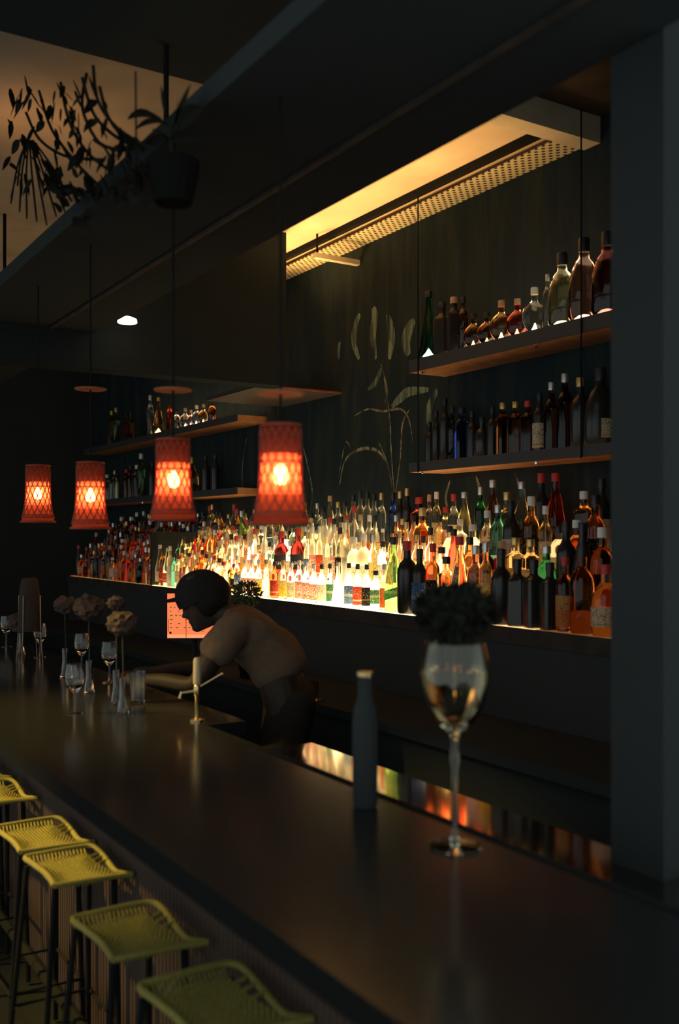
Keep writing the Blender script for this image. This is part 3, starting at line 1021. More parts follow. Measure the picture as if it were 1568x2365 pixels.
# seat plan (x towards the bar, y away); origin below the seat's middle
rim = smooth_path([(-0.125, -0.125, -0.012), (-0.12, -0.03, -0.008), (-0.135, 0.06, 0.0), (-0.142, 0.13, 0.004), (-0.08, 0.135, 0.006), (0.02, 0.132, 0.008), (0.065, 0.118, 0.008), (0.078, 0.075, 0.004), (0.072, -0.02, -0.004), (0.066, -0.105, -0.008), (0.078, -0.130, -0.010), (0.105, -0.155, -0.010)], 6)
MB().tube(rim, 0.0085, 8).build('seat_rim', M['tube'], stool, True)
MB().tube(smooth_path([(0.105, -0.155, -0.010), (0.05, -0.140, -0.012), (-0.03, -0.132, -0.012), (-0.125, -0.125, -0.012)], 5), 0.0085, 8).build('front_rim', M['tube'], stool, True)
weave = MB()
def inside_x(y):
    # left and right borders of the woven field at depth y
    xl = -0.116 - 0.022 * max(0, min(1, (y + 0.03) / 0.13))
    xr = 0.040 + 0.022 * max(0, min(1, (-0.02 - y) / 0.10))
    return xl, xr
yy = -0.128
k = 0
while yy < 0.098:
    xl, xr = inside_x(yy)
    n = 26
    pts = []
    for i in range(n + 1):
        t = i / n
        x = xl + (xr - xl) * t
        pts.append((x, yy + 0.004 * t, -0.010 + 0.004 * math.sin(i * math.pi + (k % 2) * math.pi + math.pi / 2) + 0.012 * (yy + 0.13) - 0.012 * math.sin(math.pi * t)))
    weave.tube(pts, 0.0036, 5)
    yy += 0.0092
    k += 1
xx = -0.12
while xx < 0.052:
    weave.tube([(xx, -0.128, -0.013), (xx - 0.002, -0.04, -0.016), (xx - 0.006, 0.05, -0.012), (xx - 0.012, 0.100, -0.005)], 0.003, 5)
    xx += 0.0105
weave.build('woven_seat', M['rope'], stool, True)
lash = MB()
xx = -0.135
while xx < 0.045:
    lash.tube([(xx, 0.092, -0.004), (xx + 0.006, 0.134, 0.006)], 0.0028, 5)
    xx += 0.0115
for y_, x0 in ((0.060, 0.038), (0.022, 0.038), (-0.018, 0.040)):
    MB().tube([(x0, y_ - 0.006, -0.006), (0.076, y_, 0.002)], 0.0055, 5).build('rope_tie', M['rope'], stool, True)
tag(lash.build('rope_lashing', M['rope'], stool, True), 'rope loops tying the weave to the rim')
for sx, sy in ((-0.12, -0.11), (0.06, -0.11), (-0.14, 0.12), (0.055, 0.11)):
    MB().tube([(sx, sy, -0.02), (sx * 1.35 - 0.01, sy * 1.35, -0.70)], 0.009, 6).build('leg', M['leg'], stool)
MB().tube([(-0.16, -0.14, -0.45), (0.065, -0.14, -0.45), (0.065, 0.14, -0.45), (-0.17, 0.15, -0.45)], 0.007, 6, True).build('foot_ring', M['leg'], stool)

def copy_tree(o, parent=None):
    c_ = o.copy()
    col.objects.link(c_)
    c_.parent = parent
    for ch in [q for q in bpy.data.objects if q.parent == o]:
        copy_tree(ch, c_)
    return c_
spots = [((0.935, 3.30), 1.0, 'second yellow woven bar stool in from the dark end, brightly lit'),
         ((0.935, 2.94), 0.97, 'yellow woven bar stool close behind the dimmer near one'),
         ((0.915, 2.38), 1.0, 'dim yellow woven bar stool, out of focus, nearer than the bright pair'),
         ((0.925, 3.94), 1.0, 'yellow woven bar stool cut by the frame above the bright pair'),
         ((0.925, 4.32), 1.0, 'farthest yellow woven bar stool, only its corner in view'),
         ((0.93, 1.92), 1.05, 'nearest bar stool, almost lost in the dark')]
stools = []
for i, ((x, y), s, lb) in enumerate(spots):
    stools.append((stool if i == 0 else copy_tree(stool), x, y, s, lb))
for o, x, y, s, lb in stools:
    o.location = (x, y, 0.712)
    o.scale = (s, s, 1.0)
    o['label'] = lb

# ------------------------------------------------------------------ lanterns
LPROF = [(0.050, 0.125), (0.052, 0.10), (0.0525, 0.04), (0.053, -0.01), (0.056, -0.045), (0.063, -0.085), (0.070, -0.112), (0.073, -0.125)]
def rad(z):
    for i in range(len(LPROF) - 1):
        (r0, z0), (r1, z1) = LPROF[i], LPROF[i + 1]
        if z1 <= z <= z0:
            return r0 + (r1 - r0) * (z0 - z) / (z0 - z1)
    return LPROF[-1][0] if z < 0 else LPROF[0][0]
def open_lathe(prof, seg=28, dr=0.0):
    mb = MB()
    vs_, fs_ = [], []
    for r, z in prof:
        for i in range(seg):
            a = 2 * math.pi * i / seg
            vs_.append(((r + dr) * math.cos(a), (r + dr) * math.sin(a), z))
    for j in range(len(prof) - 1):
        for i in range(seg):
            a, b_ = j * seg + i, j * seg + (i + 1) % seg
            fs_.append((a, b_, b_ + seg, a + seg))
    return mb.add(vs_, fs_)
lant = thing('lantern', (0, 0, 0), 'x', 'lantern', 'red cane lanterns hanging over the bar')
MIDP = [(rad(z), z) for z in (0.050, 0.03, 0.0, -0.03, -0.052)]
tag(open_lathe(MIDP, 28, -0.003).build('lining', M['lining'], lant, True), 'glowing red cloth lining')
tag(open_lathe([(rad(z), z) for z in (0.125, 0.10, 0.075, 0.050)], 28, -0.003).build('upper_weave', M['dense_cane'], lant, True), 'dense dark red cane weave')
tag(open_lathe([(rad(z), z) for z in (-0.052, -0.085, -0.112, -0.125)], 28, -0.003).build('skirt_weave', M['skirt_cane'], lant, True), 'flared cane skirt')
cane = MB()
NS = 15
for d in (1, -1):
    for k in range(NS):
        pts = []
        for i in range(13):
            z = 0.115 - 0.225 * i / 12
            a = 2 * math.pi * k / NS + d * i * 0.155
            r = rad(z)
            pts.append((r * math.cos(a), r * math.sin(a), z))
        cane.tube(pts, 0.0022, 4)
cane.build('cane_lattice', M['lantern_mesh'], lant)
for z, rr in ((0.122, 0.004), (0.03, 0.0022), (-0.095, 0.003), (-0.105, 0.003), (-0.125, 0.0045)):
    rings = MB().tube([(rad(z) * math.cos(2 * math.pi * i / 28), rad(z) * math.sin(2 * math.pi * i / 28), z) for i in range(28)], rr, 6, True)
    rings.build('ring', M['lantern_mesh'], lant)
MB().tube([(0.05, 0, 0.123), (0, 0, 0.128), (-0.05, 0, 0.123)], 0.003, 5).build('top_bar', M['lantern_rim'], lant)
MB().lathe([(0.006, -0.026), (0.016, -0.020), (0.0185, -0.004), (0.015, 0.014), (0.007, 0.020), (0.007, 0.026)], 14).build('bulb', M['bulb'], lant, True)
MB().lathe([(0.008, 0.026), (0.009, 0.030), (0.009, 0.12)], 12).build('bulb_holder', M['cable'], lant, True)
M['glow_patch'] = plain('orange_glow_patch', (0.30, 0.11, 0.05), 0.8, spec=0.1)  # orange of the lantern light, put into the colour
cordm = MB().tube([(0, 0, 0.13), (0, 0, 1.0)], 0.0035, 6).mesh('cord', M['cable'])
LD = [(88, 0.182, 4.4, 'smallest glowing red cane lantern, farthest along the bar'), (209, 0.150, 3.76, 'second glowing red cane lantern from the far end'),
      (400, 0.172, 3.08, 'third glowing red cane lantern, beside the empty ceiling gap'), (648, 0.152, 2.49, 'biggest glowing red cane lantern hanging nearest the camera')]
lants = []
for i, q in enumerate(LD):
    lants.append(lant if i == 0 else copy_tree(lant))
for o, (px, zr, D, lb) in zip(lants, LD):
    X = 1.2
    y = y_at(px, X)
    o.location = (X, y, Z(zr))
    o['label'] = lb
    pz = {88: 0.30, 209: 0.40, 400: 0.275, 648: 0.20}[px]
    if px != 88:
        pt = MB().lathe([(0.001, 0.0), (0.058, 0.0), (0.060, 0.004), (0.010, 0.010)], 24).build('glow_patch_disc', M['glow_patch'], o, True, (0, 0, pz))  # disc added above the lantern to show its orange patch of light
    c_ = inst('cord', cordm, o)
    ks = (1.1 - zr - 0.13) / 0.87
    c_.scale = (1, 1, ks)
    c_.location = (0, 0, 0.13 - 0.13 * ks)

# bright ceiling pendant seen under the canopy edge
y = y_at(294, 1.85)
dl = thing('downlight', (1.85, y, Z(1.13)), 'small bright round ceiling light glowing in the dark above the lanterns', 'ceiling light')
MB().lathe([(0.046, -0.004), (0.052, 0.0), (0.049, 0.018), (0.02, 0.03)], 20).build('diffuser', M['downlight'], dl, True)
MB().tube([(0, 0, 0.032), (0, 0, 0.70)], 0.006).build('stem', M['cable'], dl)

# ------------------------------------------------------------------ vase with a dark bushy bouquet, blurred in front
def leafy_ball(center, radius, n, size, rnd, flat=1.0):
    mb = MB()
    for _ in range(n):
        d = Vector((rnd.gauss(0, 1), rnd.gauss(0, 1), rnd.gauss(0, 1))).normalized()
        q = Vector(center) + Vector((d.x, d.y, d.z * flat)) * radius * rnd.uniform(0.55, 1.0)
        a = d.cross(Vector((rnd.uniform(-1, 1), rnd.uniform(-1, 1), rnd.uniform(-1, 1)))).normalized()
        w = d.cross(a).normalized() * size * 0.35
        tip = q + (d * 0.7 + a * 0.5) * size
        base = q - (d * 0.7 + a * 0.2) * size * 0.6
        mid = q + a * size * 0.12
        mb.add([base, mid + w, tip, mid - w, q + d * size * 0.12], [(0, 1, 4), (1, 2, 4), (2, 3, 4), (3, 0, 4)])
    return mb
rnd = random.Random(5)
clear_thin = glass('vase_glass', (0.95, 0.88, 0.66), 0.04, 1.5)
vx, vy = 1.30, 1.617
vase = thing('goblet_vase', (vx, vy, 1.051), 'tall stemmed glass goblet vase standing on the bar, out of focus', 'vase')
MB().lathe([(0.055, 0), (0.055, 0.004), (0.012, 0.010), (0.006, 0.03), (0.006, 0.16), (0.009, 0.18), (0.009, 0.20), (0.006, 0.215), (0.010, 0.235), (0.040, 0.26), (0.062, 0.30), (0.072, 0.345), (0.070, 0.39), (0.062, 0.425),
            (0.059, 0.425), (0.067, 0.39), (0.069, 0.345), (0.059, 0.302), (0.035, 0.264), (0.004, 0.245)], 28).build('goblet', clear_thin, vase, True)
MB().lathe([(0.002, 0.247), (0.034, 0.266), (0.057, 0.303), (0.0665, 0.345), (0.066, 0.37), (0.002, 0.3705)], 24).build('water', glass('vase_water', (0.9, 0.85, 0.7), 0.0, 1.33), vase, True)
bq = leafy_ball((0, 0, 0.49), 0.080, 620, 0.024, rnd, 0.72)
bq.lathe([(0.01, 0.42), (0.05, 0.45), (0.066, 0.485), (0.06, 0.52), (0.02, 0.545)], 18)
for _ in range(14):
    a = rnd.uniform(0, 6.28)
    bq.tube([(0.01 * math.cos(a), 0.01 * math.sin(a), 0.28), (0.03 * math.cos(a), 0.03 * math.sin(a), 0.36), (0.04 * math.cos(a), 0.04 * math.sin(a), 0.46)], 0.0035, 5)
bo = bq.build('dried_bouquet', M['leaf_dark'], loc=(vx, vy, 1.051))
tag(bo, 'dark bushy dried bouquet standing in the tall goblet vase', 'bouquet')

# tall dark carafe on the bar
ca = thing('carafe', (1.31, y_at(843, 1.31), 1.0505), 'tall dark cylindrical carafe on the bar before the bright reflection', 'carafe')
MB().lathe([(0.026, 0), (0.030, 0.006), (0.031, 0.20), (0.027, 0.235), (0.018, 0.26), (0.018, 0.31)], 20).build('carafe_body', M['black'], ca, True)
MB().lathe([(0.0195, 0.31), (0.0205, 0.314), (0.0195, 0.322)], 20).build('metal_rim', plain('brass_rim', (0.6, 0.42, 0.2), 0.3, metal=1.0), ca, True)

# low glass with a lit candle-like amber drink on the worktop
gx = 2.36
gt_ = thing('tumbler', (gx, y_at(716, gx), 0.921), 'low amber tumbler glinting on the worktop beside the bartender', 'glass')
MB().lathe([(0.036, 0), (0.040, 0.004), (0.043, 0.09), (0.040, 0.09), (0.037, 0.012), (0.002, 0.010)], 20).build('tumbler_glass', glass('amber_tumbler', (0.9, 0.6, 0.3), 0.03), gt_, True)
MB().lathe([(0.055, -0.0), (0.060, 0.004), (0.0, 0.0045)], 24).build('saucer', M['steel'], gt_, True, (0, 0, -0.0003))

# ------------------------------------------------------------------ point-of-sale screen
sx_, sy_ = 2.40, 5.35
D_ = sx_ / ((440 + 654) * C / F_PX)
sy_ = y_at(447, sx_)
pos = thing('till_screen', (sx_, sy_, 0.921), 'orange glowing till screen in front of the bartender', 'screen')
fx, fy = -S * 0 - 0.0, 0
rzs = math.atan2(-sy_, -sx_) + math.pi / 2 - 0.12
pos.rotation_euler = (0, 0, rzs)
MB().box(-0.165, 0.165, 0.0, 0.03, 0.155, 0.44).build('screen_housing', M['black'], pos)
MB().add([(-0.155, -0.002, 0.165), (0.155, -0.002, 0.165), (0.155, -0.002, 0.43), (-0.155, -0.002, 0.43)], [(0, 1, 2, 3)]).build('display', M['screen'], pos)
mk = MB()
rr_ = random.Random(3)
for row in range(9):
    z = 0.20 + row * 0.024
    x = -0.14
    while x < 0.13:
        w = rr_.uniform(0.006, 0.018)
        if rr_.random() < 0.45:
            mk.add([(x, -0.0035, z), (x + w, -0.0035, z), (x + w, -0.0035, z + 0.007), (x, -0.0035, z + 0.007)], [(0, 1, 2, 3)])
        x += w + rr_.uniform(0.008, 0.02)
mk.build('screen_writing', M['screen_mark'], pos)
ln = MB()
ln.add([(-0.045, -0.0035, 0.166), (-0.042, -0.0035, 0.166), (-0.042, -0.0035, 0.43), (-0.045, -0.0035, 0.43)], [(0, 1, 2, 3)])
ln.add([(-0.15, -0.0035, 0.20), (-0.147, -0.0035, 0.20), (-0.147, -0.0035, 0.28), (-0.15, -0.0035, 0.28)], [(0, 1, 2, 3)])
ln.add([(-0.143, -0.004, 0.19), (-0.13, -0.004, 0.19), (-0.13, -0.004, 0.203), (-0.143, -0.004, 0.203)], [(0, 1, 2, 3)])
ln.build('screen_divider', M['screen_dark'], pos)
MB().add([(-0.155, -0.003, 0.165), (0.155, -0.003, 0.165), (0.155, -0.003, 0.186), (-0.155, -0.003, 0.186)], [(0, 1, 2, 3)]).build('screen_footer', M['screen_pale'], pos)
MB().lathe([(0.08, 0), (0.08, 0.01), (0.015, 0.015), (0.015, 0.17)], 16, c=(0, 0.045)).build('stand', M['black'], pos, True)

# potted herb on the worktop
hx = 2.44
hp = thing('potted_herb', (hx, y_at(570, hx), 0.921), 'small dark potted herb between the bartender and the pale bottles', 'plant')
MB().lathe([(0.035, 0), (0.05, 0.10), (0.053, 0.11), (0.02, 0.11)], 16).build('pot', M['pot'], hp, True)
hb = leafy_ball((0, 0, 0.455), 0.085, 380, 0.020, rnd, 0.9)
for _ in range(16):
    a = rnd.uniform(0, 6.28)
    e_ = rnd.uniform(0.02, 0.06)
    hb.tube([(0.01 * math.cos(a), 0.01 * math.sin(a), 0.10), (e_ * 0.5 * math.cos(a), e_ * 0.5 * math.sin(a), 0.25), (e_ * math.cos(a), e_ * math.sin(a), 0.50)], 0.002, 4)
hb.build('foliage', M['herb'], hp)

# ------------------------------------------------------------------ bar-top clutter on the far stretch
def bloom_ball(r, seed):
    bm = bmesh.new()
    bmesh.ops.create_icosphere(bm, subdivisions=3, radius=r)
    q = random.Random(seed)
    for v_ in bm.verts:
        v_.co *= 1 + q.uniform(-0.13, 0.13) + 0.10 * math.sin(9 * v_.co.x / r + seed) * math.cos(7 * v_.co.z / r)
        v_.co.z *= 0.8
    return bm
FLW = [(48, 1438, 1.40, 0.095, 'lowest dried brown bloom in a thin glass vase, under the coffee jug'),
       (150, 1398, 1.35, 0.07, 'small drooping dried brown bloom in a thin glass vase'),
       (205, 1402, 1.30, 0.085, 'broad fan of dried brown bloom in a thin glass vase on the bar'),
       (268, 1393, 1.30, 0.045, 'small round dried brown bloom above the larger one'),
       (283, 1440, 1.25, 0.072, 'oval dried brown bloom nearest the bartender')]
thin = glass('thin_vase_glass', (0.9, 0.9, 0.88), 0.02, 1.45)
for i, (px, py, X, r, lb) in enumerate(FLW):
    y = y_at(px, X)
    D = y * C + X * S
    z = (1235 - py) / F_PX * D + EYE
    t = thing('dried_flower', (X, y, 1.0505), lb, 'dried flower', 'dried blooms in thin vases on the bar')
    h = z - 1.0505
    bm = bloom_ball(r * 0.75, i + 1)
    me = bpy.data.meshes.new('bloom')
    bm.to_mesh(me)
    bm.free()
    me.materials.append(M['bloom'])
    ob = inst('bloom', me, t)
    ob.location = (0, 0, h)
    MB().tube([(0, 0, 0.02), (0.004, 0.002, h * 0.5), (0, 0, h - r * 0.5)], 0.003, 5).build('stem', M['dark_wood'], t)
    MB().lathe([(0.022, 0), (0.024, 0.004), (0.012, 0.07), (0.014, 0.13), (0.012, 0.13), (0.009, 0.07), (0.018, 0.008)], 14).build('vase', thin, t, True)

# glasses in a row along the bar, catching small glints
gl = MB().lathe([(0.030, 0), (0.030, 0.003), (0.004, 0.006), (0.0035, 0.07), (0.012, 0.080), (0.032, 0.105), (0.036, 0.14), (0.030, 0.18), (0.0285, 0.18), (0.034, 0.14), (0.030, 0.107), (0.002, 0.083)], 18).mesh('wine_glass', thin, True)
tm = MB().lathe([(0.026, 0), (0.028, 0.003), (0.033, 0.12), (0.031, 0.12), (0.026, 0.01), (0.002, 0.009)], 16).mesh('highball_glass', thin, True)
GLS = [(14, 1.42, 0), (92, 1.45, 0), (172, 1.10, 0), (188, 1.47, 0), (252, 1.46, 0), (318, 1.38, 1)]
for i, (px, X, k) in enumerate(GLS):
    o = bpy.data.objects.new('wine_glass' if k == 0 else 'highball_glass', gl if k == 0 else tm)
    col.objects.link(o)
    o.location = (X, y_at(px, X), 1.0505 if X > 1.43 else 1.0505)
    side = 'bartender side' if X > 1.3 else 'customer side'
    tag(o, f"{'empty stemmed wine glass' if k == 0 else 'empty straight highball glass'}, {ORD[i].strip() or 'first'} glass from the far end, on the bar's {side}", 'glass', 'empty glasses on the bar')

# dim tall coffee jug and pitcher group at the far left
jx = 1.35
M['bronze'] = plain('dull_bronze', (0.16, 0.11, 0.07), 0.35, metal=1.0)
jg = thing('coffee_jug', (jx, y_at(68, jx), 1.0505), 'tall dim lidded jug with a thin metal frame at the far end of the bar', 'jug')
MB().lathe([(0.055, 0.16), (0.058, 0.17), (0.050, 0.36), (0.040, 0.42), (0.03, 0.43)], 22).build('jug_body', plain('dim_brown_enamel', (0.05, 0.035, 0.028), 0.8, spec=0.1), jg, True)
for k in range(4):
    a = math.pi / 4 + k * math.pi / 2
    MB().tube([(0.075 * math.cos(a), 0.075 * math.sin(a), 0.0), (0.062 * math.cos(a), 0.062 * math.sin(a), 0.16), (0.060 * math.cos(a), 0.060 * math.sin(a), 0.34)], 0.0035, 6).build('leg', M['bronze'], jg)
MB().tube([(0.063 * math.cos(t * 0.3142), 0.063 * math.sin(t * 0.3142), 0.16) for t in range(20)], 0.0035, 6, True).build('ring', M['bronze'], jg)

# brass beer tap and its lever by the bartender
tx = 1.42
tp_ = thing('beer_tap', (tx, y_at(455, tx), 1.0505), 'brass beer tap with angled lever on the bar before the bartender', 'beer tap')
brass = plain('brushed_brass', (0.65, 0.47, 0.22), 0.25, metal=1.0)
MB().lathe([(0.026, 0), (0.026, 0.006), (0.008, 0.012), (0.008, 0.085), (0.012, 0.09), (0.012, 0.12), (0.009, 0.125)], 16).build('column', brass, tp_, True)
MB().lathe([(0.0125, 0.128), (0.014, 0.14), (0.013, 0.21), (0.009, 0.22)], 14).build('handle', plain('pale_wood_handle', (0.5, 0.38, 0.22), 0.3), tp_, True)
MB().tube([(0.01, -0.008, 0.12), (0.075, -0.05, 0.165)], [0.004, 0.005], 7).build('lever', brass, tp_)
MB().tube([(-0.01, 0.004, 0.105), (-0.05, 0.02, 0.10), (-0.055, 0.022, 0.08)], 0.006, 7).build('spout', brass, tp_)

# ------------------------------------------------------------------ plants on the canopy's customer edge
def leaf_blade(mb, base, tip, width, bend, nrm=Vector((0.4, -0.8, 0.3)), n=7):
    base, tip = Vector(base), Vector(tip)
    d = tip - base
    side = d.cross(nrm).normalized()
    up = side.cross(d).normalized()
    vs_, fs_ = [], []
    for i in range(n + 1):
        t = i / n
        q = base + d * t + Vector((0, 0, 1)) * bend * 4 * t * (1 - t)
        w = width * math.sin(math.pi * min(0.98, 0.06 + t * 0.94)) ** 0.8
        vs_ += [q - side * w, q + up * w * 0.25, q + side * w]
    for i in range(n):
        a = 3 * i
        fs_ += [(a, a + 1, a + 4, a + 3), (a + 1, a + 2, a + 5, a + 4)]
    mb.add(vs_, fs_)
def at(px, py, X):
    y = y_at(px, X)
    return Vector((X, y, EYE + (1235 - py) / F_PX * (y * C + X * S)))
pl = thing('canopy_plant', at(400, 330, 1.02), 'broad-leaved plant on the canopy edge, dark against the lit ceiling', 'plant')
b0 = Vector(pl.location)
mbp = MB()
for (a, c_, w, bd) in [((395, 300), (295, 275), 0.018, 0.03), ((385, 275), (372, 198), 0.011, 0.0), ((392, 290), (312, 300), 0.010, 0.02), ((400, 290), (440, 195), 0.014, 0.0),
                       ((405, 310), (470, 250), 0.02, 0.02), ((395, 320), (330, 345), 0.014, 0.015), ((400, 300), (412, 222), 0.012, 0.0), ((390, 330), (350, 300), 0.012, 0.01), ((390, 330), (470, 320), 0.02, 0.01)]:
    leaf_blade(mbp, at(*a, 1.02) - b0, at(*c_, 1.0) - b0, w, bd)
mbp.build('leaves', M['leaf_dark'], pl)
sm = MB()
sm.tube([at(400, 400, 1.02) - b0, at(398, 340, 1.02) - b0, at(394, 290, 1.02) - b0], 0.008, 6)
sm.build('stem', M['leaf_dark'], pl)
MB().lathe([(0.05, -0.16), (0.07, -0.06), (0.07, -0.05), (0.02, -0.05)], 14).build('pot', M['pot'], pl)
w1 = MB().tube([at(313, 165, 0.98), at(315, 420, 0.98)], 0.003, 5).build('hanging_wire', M['cable'])
tag(w1, 'thin dark wire crossing the lit ceiling beside the broad leaves', 'wire')
vn = thing('trailing_vine', at(190, 260, 0.98), 'tangle of dark arching vines hanging against the dim ceiling', 'plant')
b0 = Vector(vn.location)
mv = MB()
for P in [[(215, 150), (225, 230), (265, 290), (330, 335)], [(190, 180), (215, 260), (260, 310), (320, 345)], [(200, 170), (190, 250), (230, 330), (300, 350)], [(140, 190), (160, 280), (200, 350), (260, 400)],
          [(90, 210), (120, 300), (180, 380), (230, 430)], [(60, 260), (90, 320), (150, 360), (240, 370)], [(230, 200), (250, 270), (290, 320), (350, 340)]]:
    mv.tube(smooth_path([at(a, b_, 0.98 + 0.02 * (k % 3)) - b0 for k, (a, b_) in enumerate(P)], 5), 0.0055, 5)
mv.build('vine_stem', M['leaf_dark'], vn)
ml = MB()
rl = random.Random(8)
for _ in range(130):
    px, py = rl.uniform(20, 330), rl.uniform(170, 420)
    if py < 170 + (px - 215) * 1.5 and px > 215:
        continue
    if rl.random() < 0.0:
        continue
    a = at(px, py, 0.98) - b0
    c_ = at(px + rl.uniform(-28, 28), py + rl.uniform(15, 55), rl.uniform(0.93, 1.02)) - b0
    leaf_blade(ml, a, c_, rl.uniform(0.006, 0.016), 0.005, n=4)
ml.build('leaves', M['leaf_dark'], vn)
fr = thing('hanging_frond', at(75, 330, 1.0), 'thin drooping fern fronds spread like a fan below the vines', 'plant')
b0 = Vector(fr.location)
mf = MB()
for (tx_, ty_) in [(25, 470), (45, 490), (62, 505), (85, 512), (108, 520), (130, 500), (150, 490), (165, 465), (100, 440), (40, 430)]:
    mf.tube(smooth_path([at(68 + (tx_ - 80) * 0.1, 325, 1.0) - b0, at(68 + (tx_ - 75) * 0.55, 325 + (ty_ - 325) * 0.4, 1.0) - b0, at(tx_, ty_, 1.0) - b0], 5), [0.004] * 10 + [0.003], 5)
mf.build('frond', M['leaf_dark'], fr)
ff = MB()
for _ in range(40):
    px, py = rl.uniform(100, 340), rl.uniform(395, 530)
    a = at(px, py, 0.98) - b0
    leaf_blade(ff, a, at(px + rl.uniform(-40, 40), py + rl.uniform(-30, 40), 0.97) - b0, rl.uniform(0.012, 0.03), 0.01, n=4)
ff.build('leaves', M['leaf_dark'], fr)

# ------------------------------------------------------------------ the bartender
px_, py_ = 1.75, y_at(468, 1.75)
fwd = Vector((-0.85, 0.53, 0)).normalized()
lft = Vector((-fwd.y, fwd.x, 0)) * 1.0
person = thing('person', (px_, py_, 0), 'person in black cap and tan T-shirt bending over the bar, seen from the side', 'person')
person.rotation_euler = (0, 0, math.atan2(fwd.y, fwd.x))     # local +x is forward, +y the person's left

def skin_mesh(points, edges, radii, root=0, sub=2):
    me = bpy.data.meshes.new('tmp_skin')
    me.from_pydata(points, edges, [])
    o = bpy.data.objects.new('tmp_skin', me)
    col.objects.link(o)
    md = o.modifiers.new('skin', 'SKIN')
    md.use_smooth_shade = True
    sv = me.skin_vertices[0].data
    for i, r in enumerate(radii):
        r = r if isinstance(r, tuple) else (r, r)
        sv[i].radius = r
        sv[i].use_root = (i == root)
    sb = o.modifiers.new('sub', 'SUBSURF')
    sb.levels = sub
    sb.render_levels = sub
    dg = bpy.context.evaluated_depsgraph_get()
    out = bpy.data.meshes.new_from_object(o.evaluated_get(dg))
    bpy.data.objects.remove(o)
    return out

# head: lofted rings with brow, nose, lips and chin along the front
def head_mesh():
    mb = MB()
    segs, rows = 32, 30
    vs_, fs_ = [], []
    for j in range(rows + 1):
        t = j / rows
        z = -0.115 + 0.235 * t            # chin .. crown
        u = (z + 0.115) / 0.235
        wid = 0.074 * (max(0.0, 1 - abs((u - 0.60) / 0.62) ** 2.6)) ** 0.5 if u > 0.6 else 0.030 + 0.044 * math.sin(math.pi / 2 * min(1, u / 0.6))
        front = (0.085 if u < 0.6 else 0.085 * max(0.0, 1 - ((u - 0.6) / 0.41) ** 2) ** 0.5)
        front -= 0.010 * max(0, 0.10 - u) / 0.10
        back = (0.035 + 0.068 * math.sin(math.pi / 2 * min(1, u / 0.55))) if u < 0.55 else 0.103 * max(0.0, 1 - ((u - 0.55) / 0.46) ** 2) ** 0.5
        for i in range(segs):
            a = 2 * math.pi * i / segs
            ca, sa = math.cos(a), math.sin(a)
            x = (front if ca > 0 else back) * (abs(ca) ** 0.9) * (1 if ca > 0 else -1)
            y = wid * sa
            if ca > 0:
                g = math.exp(-(y / 0.013) ** 2)
                nose = 0.026 * math.exp(-((u - 0.36) / 0.055) ** 2) + 0.013 * math.exp(-((u - 0.46) / 0.07) ** 2)
                x += nose * g
                g2 = math.exp(-(y / 0.026) ** 2)
                x += g2 * (0.009 * math.exp(-((u - 0.235) / 0.020) ** 2) + 0.008 * math.exp(-((u - 0.18) / 0.018) ** 2) + 0.009 * math.exp(-((u - 0.07) / 0.05) ** 2))
                x += 0.006 * math.exp(-((u - 0.58) / 0.04) ** 2) * math.exp(-(y / 0.05) ** 2)
                for e_ in (-0.031, 0.031):
                    x -= 0.010 * math.exp(-((u - 0.50) / 0.045) ** 2) * math.exp(-((y - e_) / 0.014) ** 2)
            vs_.append((x, y, z))
    for j in range(rows):
        for i in range(segs):
            a, b_ = j * segs + i, j * segs + (i + 1) % segs
            fs_.append((a, b_, b_ + segs, a + segs))
    fs_.append(tuple(reversed(range(segs))))
    fs_.append(tuple(rows * segs + i for i in range(segs)))
    mb.add(vs_, fs_)
    # ears
    for s in (-1, 1):
        ev, ef = [], []
        for j in range(7):
            ph = math.pi * j / 6
            for i in range(10):
                a = 2 * math.pi * i / 10
                ev.append((-0.012 + 0.016 * math.sin(ph) * math.cos(a) - 0.004, s * (0.072 + 0.007 * math.sin(ph) * math.sin(a) + 0.004), -0.005 + 0.031 * math.cos(ph)))
        for j in range(6):
            for i in range(10):
                a, b_ = j * 10 + i, j * 10 + (i + 1) % 10
                ef.append((a, b_, b_ + 10, a + 10))
        mb.add(ev, ef)
    return mb

HEAD = Vector((0.0, 0.0, 1.420))
TILT = Matrix.Translation(HEAD) @ Matrix.Rotation(math.radians(24), 4, 'Y')
hm = head_mesh()
hm.v = [tuple(TILT @ Vector(v_)) for v_ in hm.v]

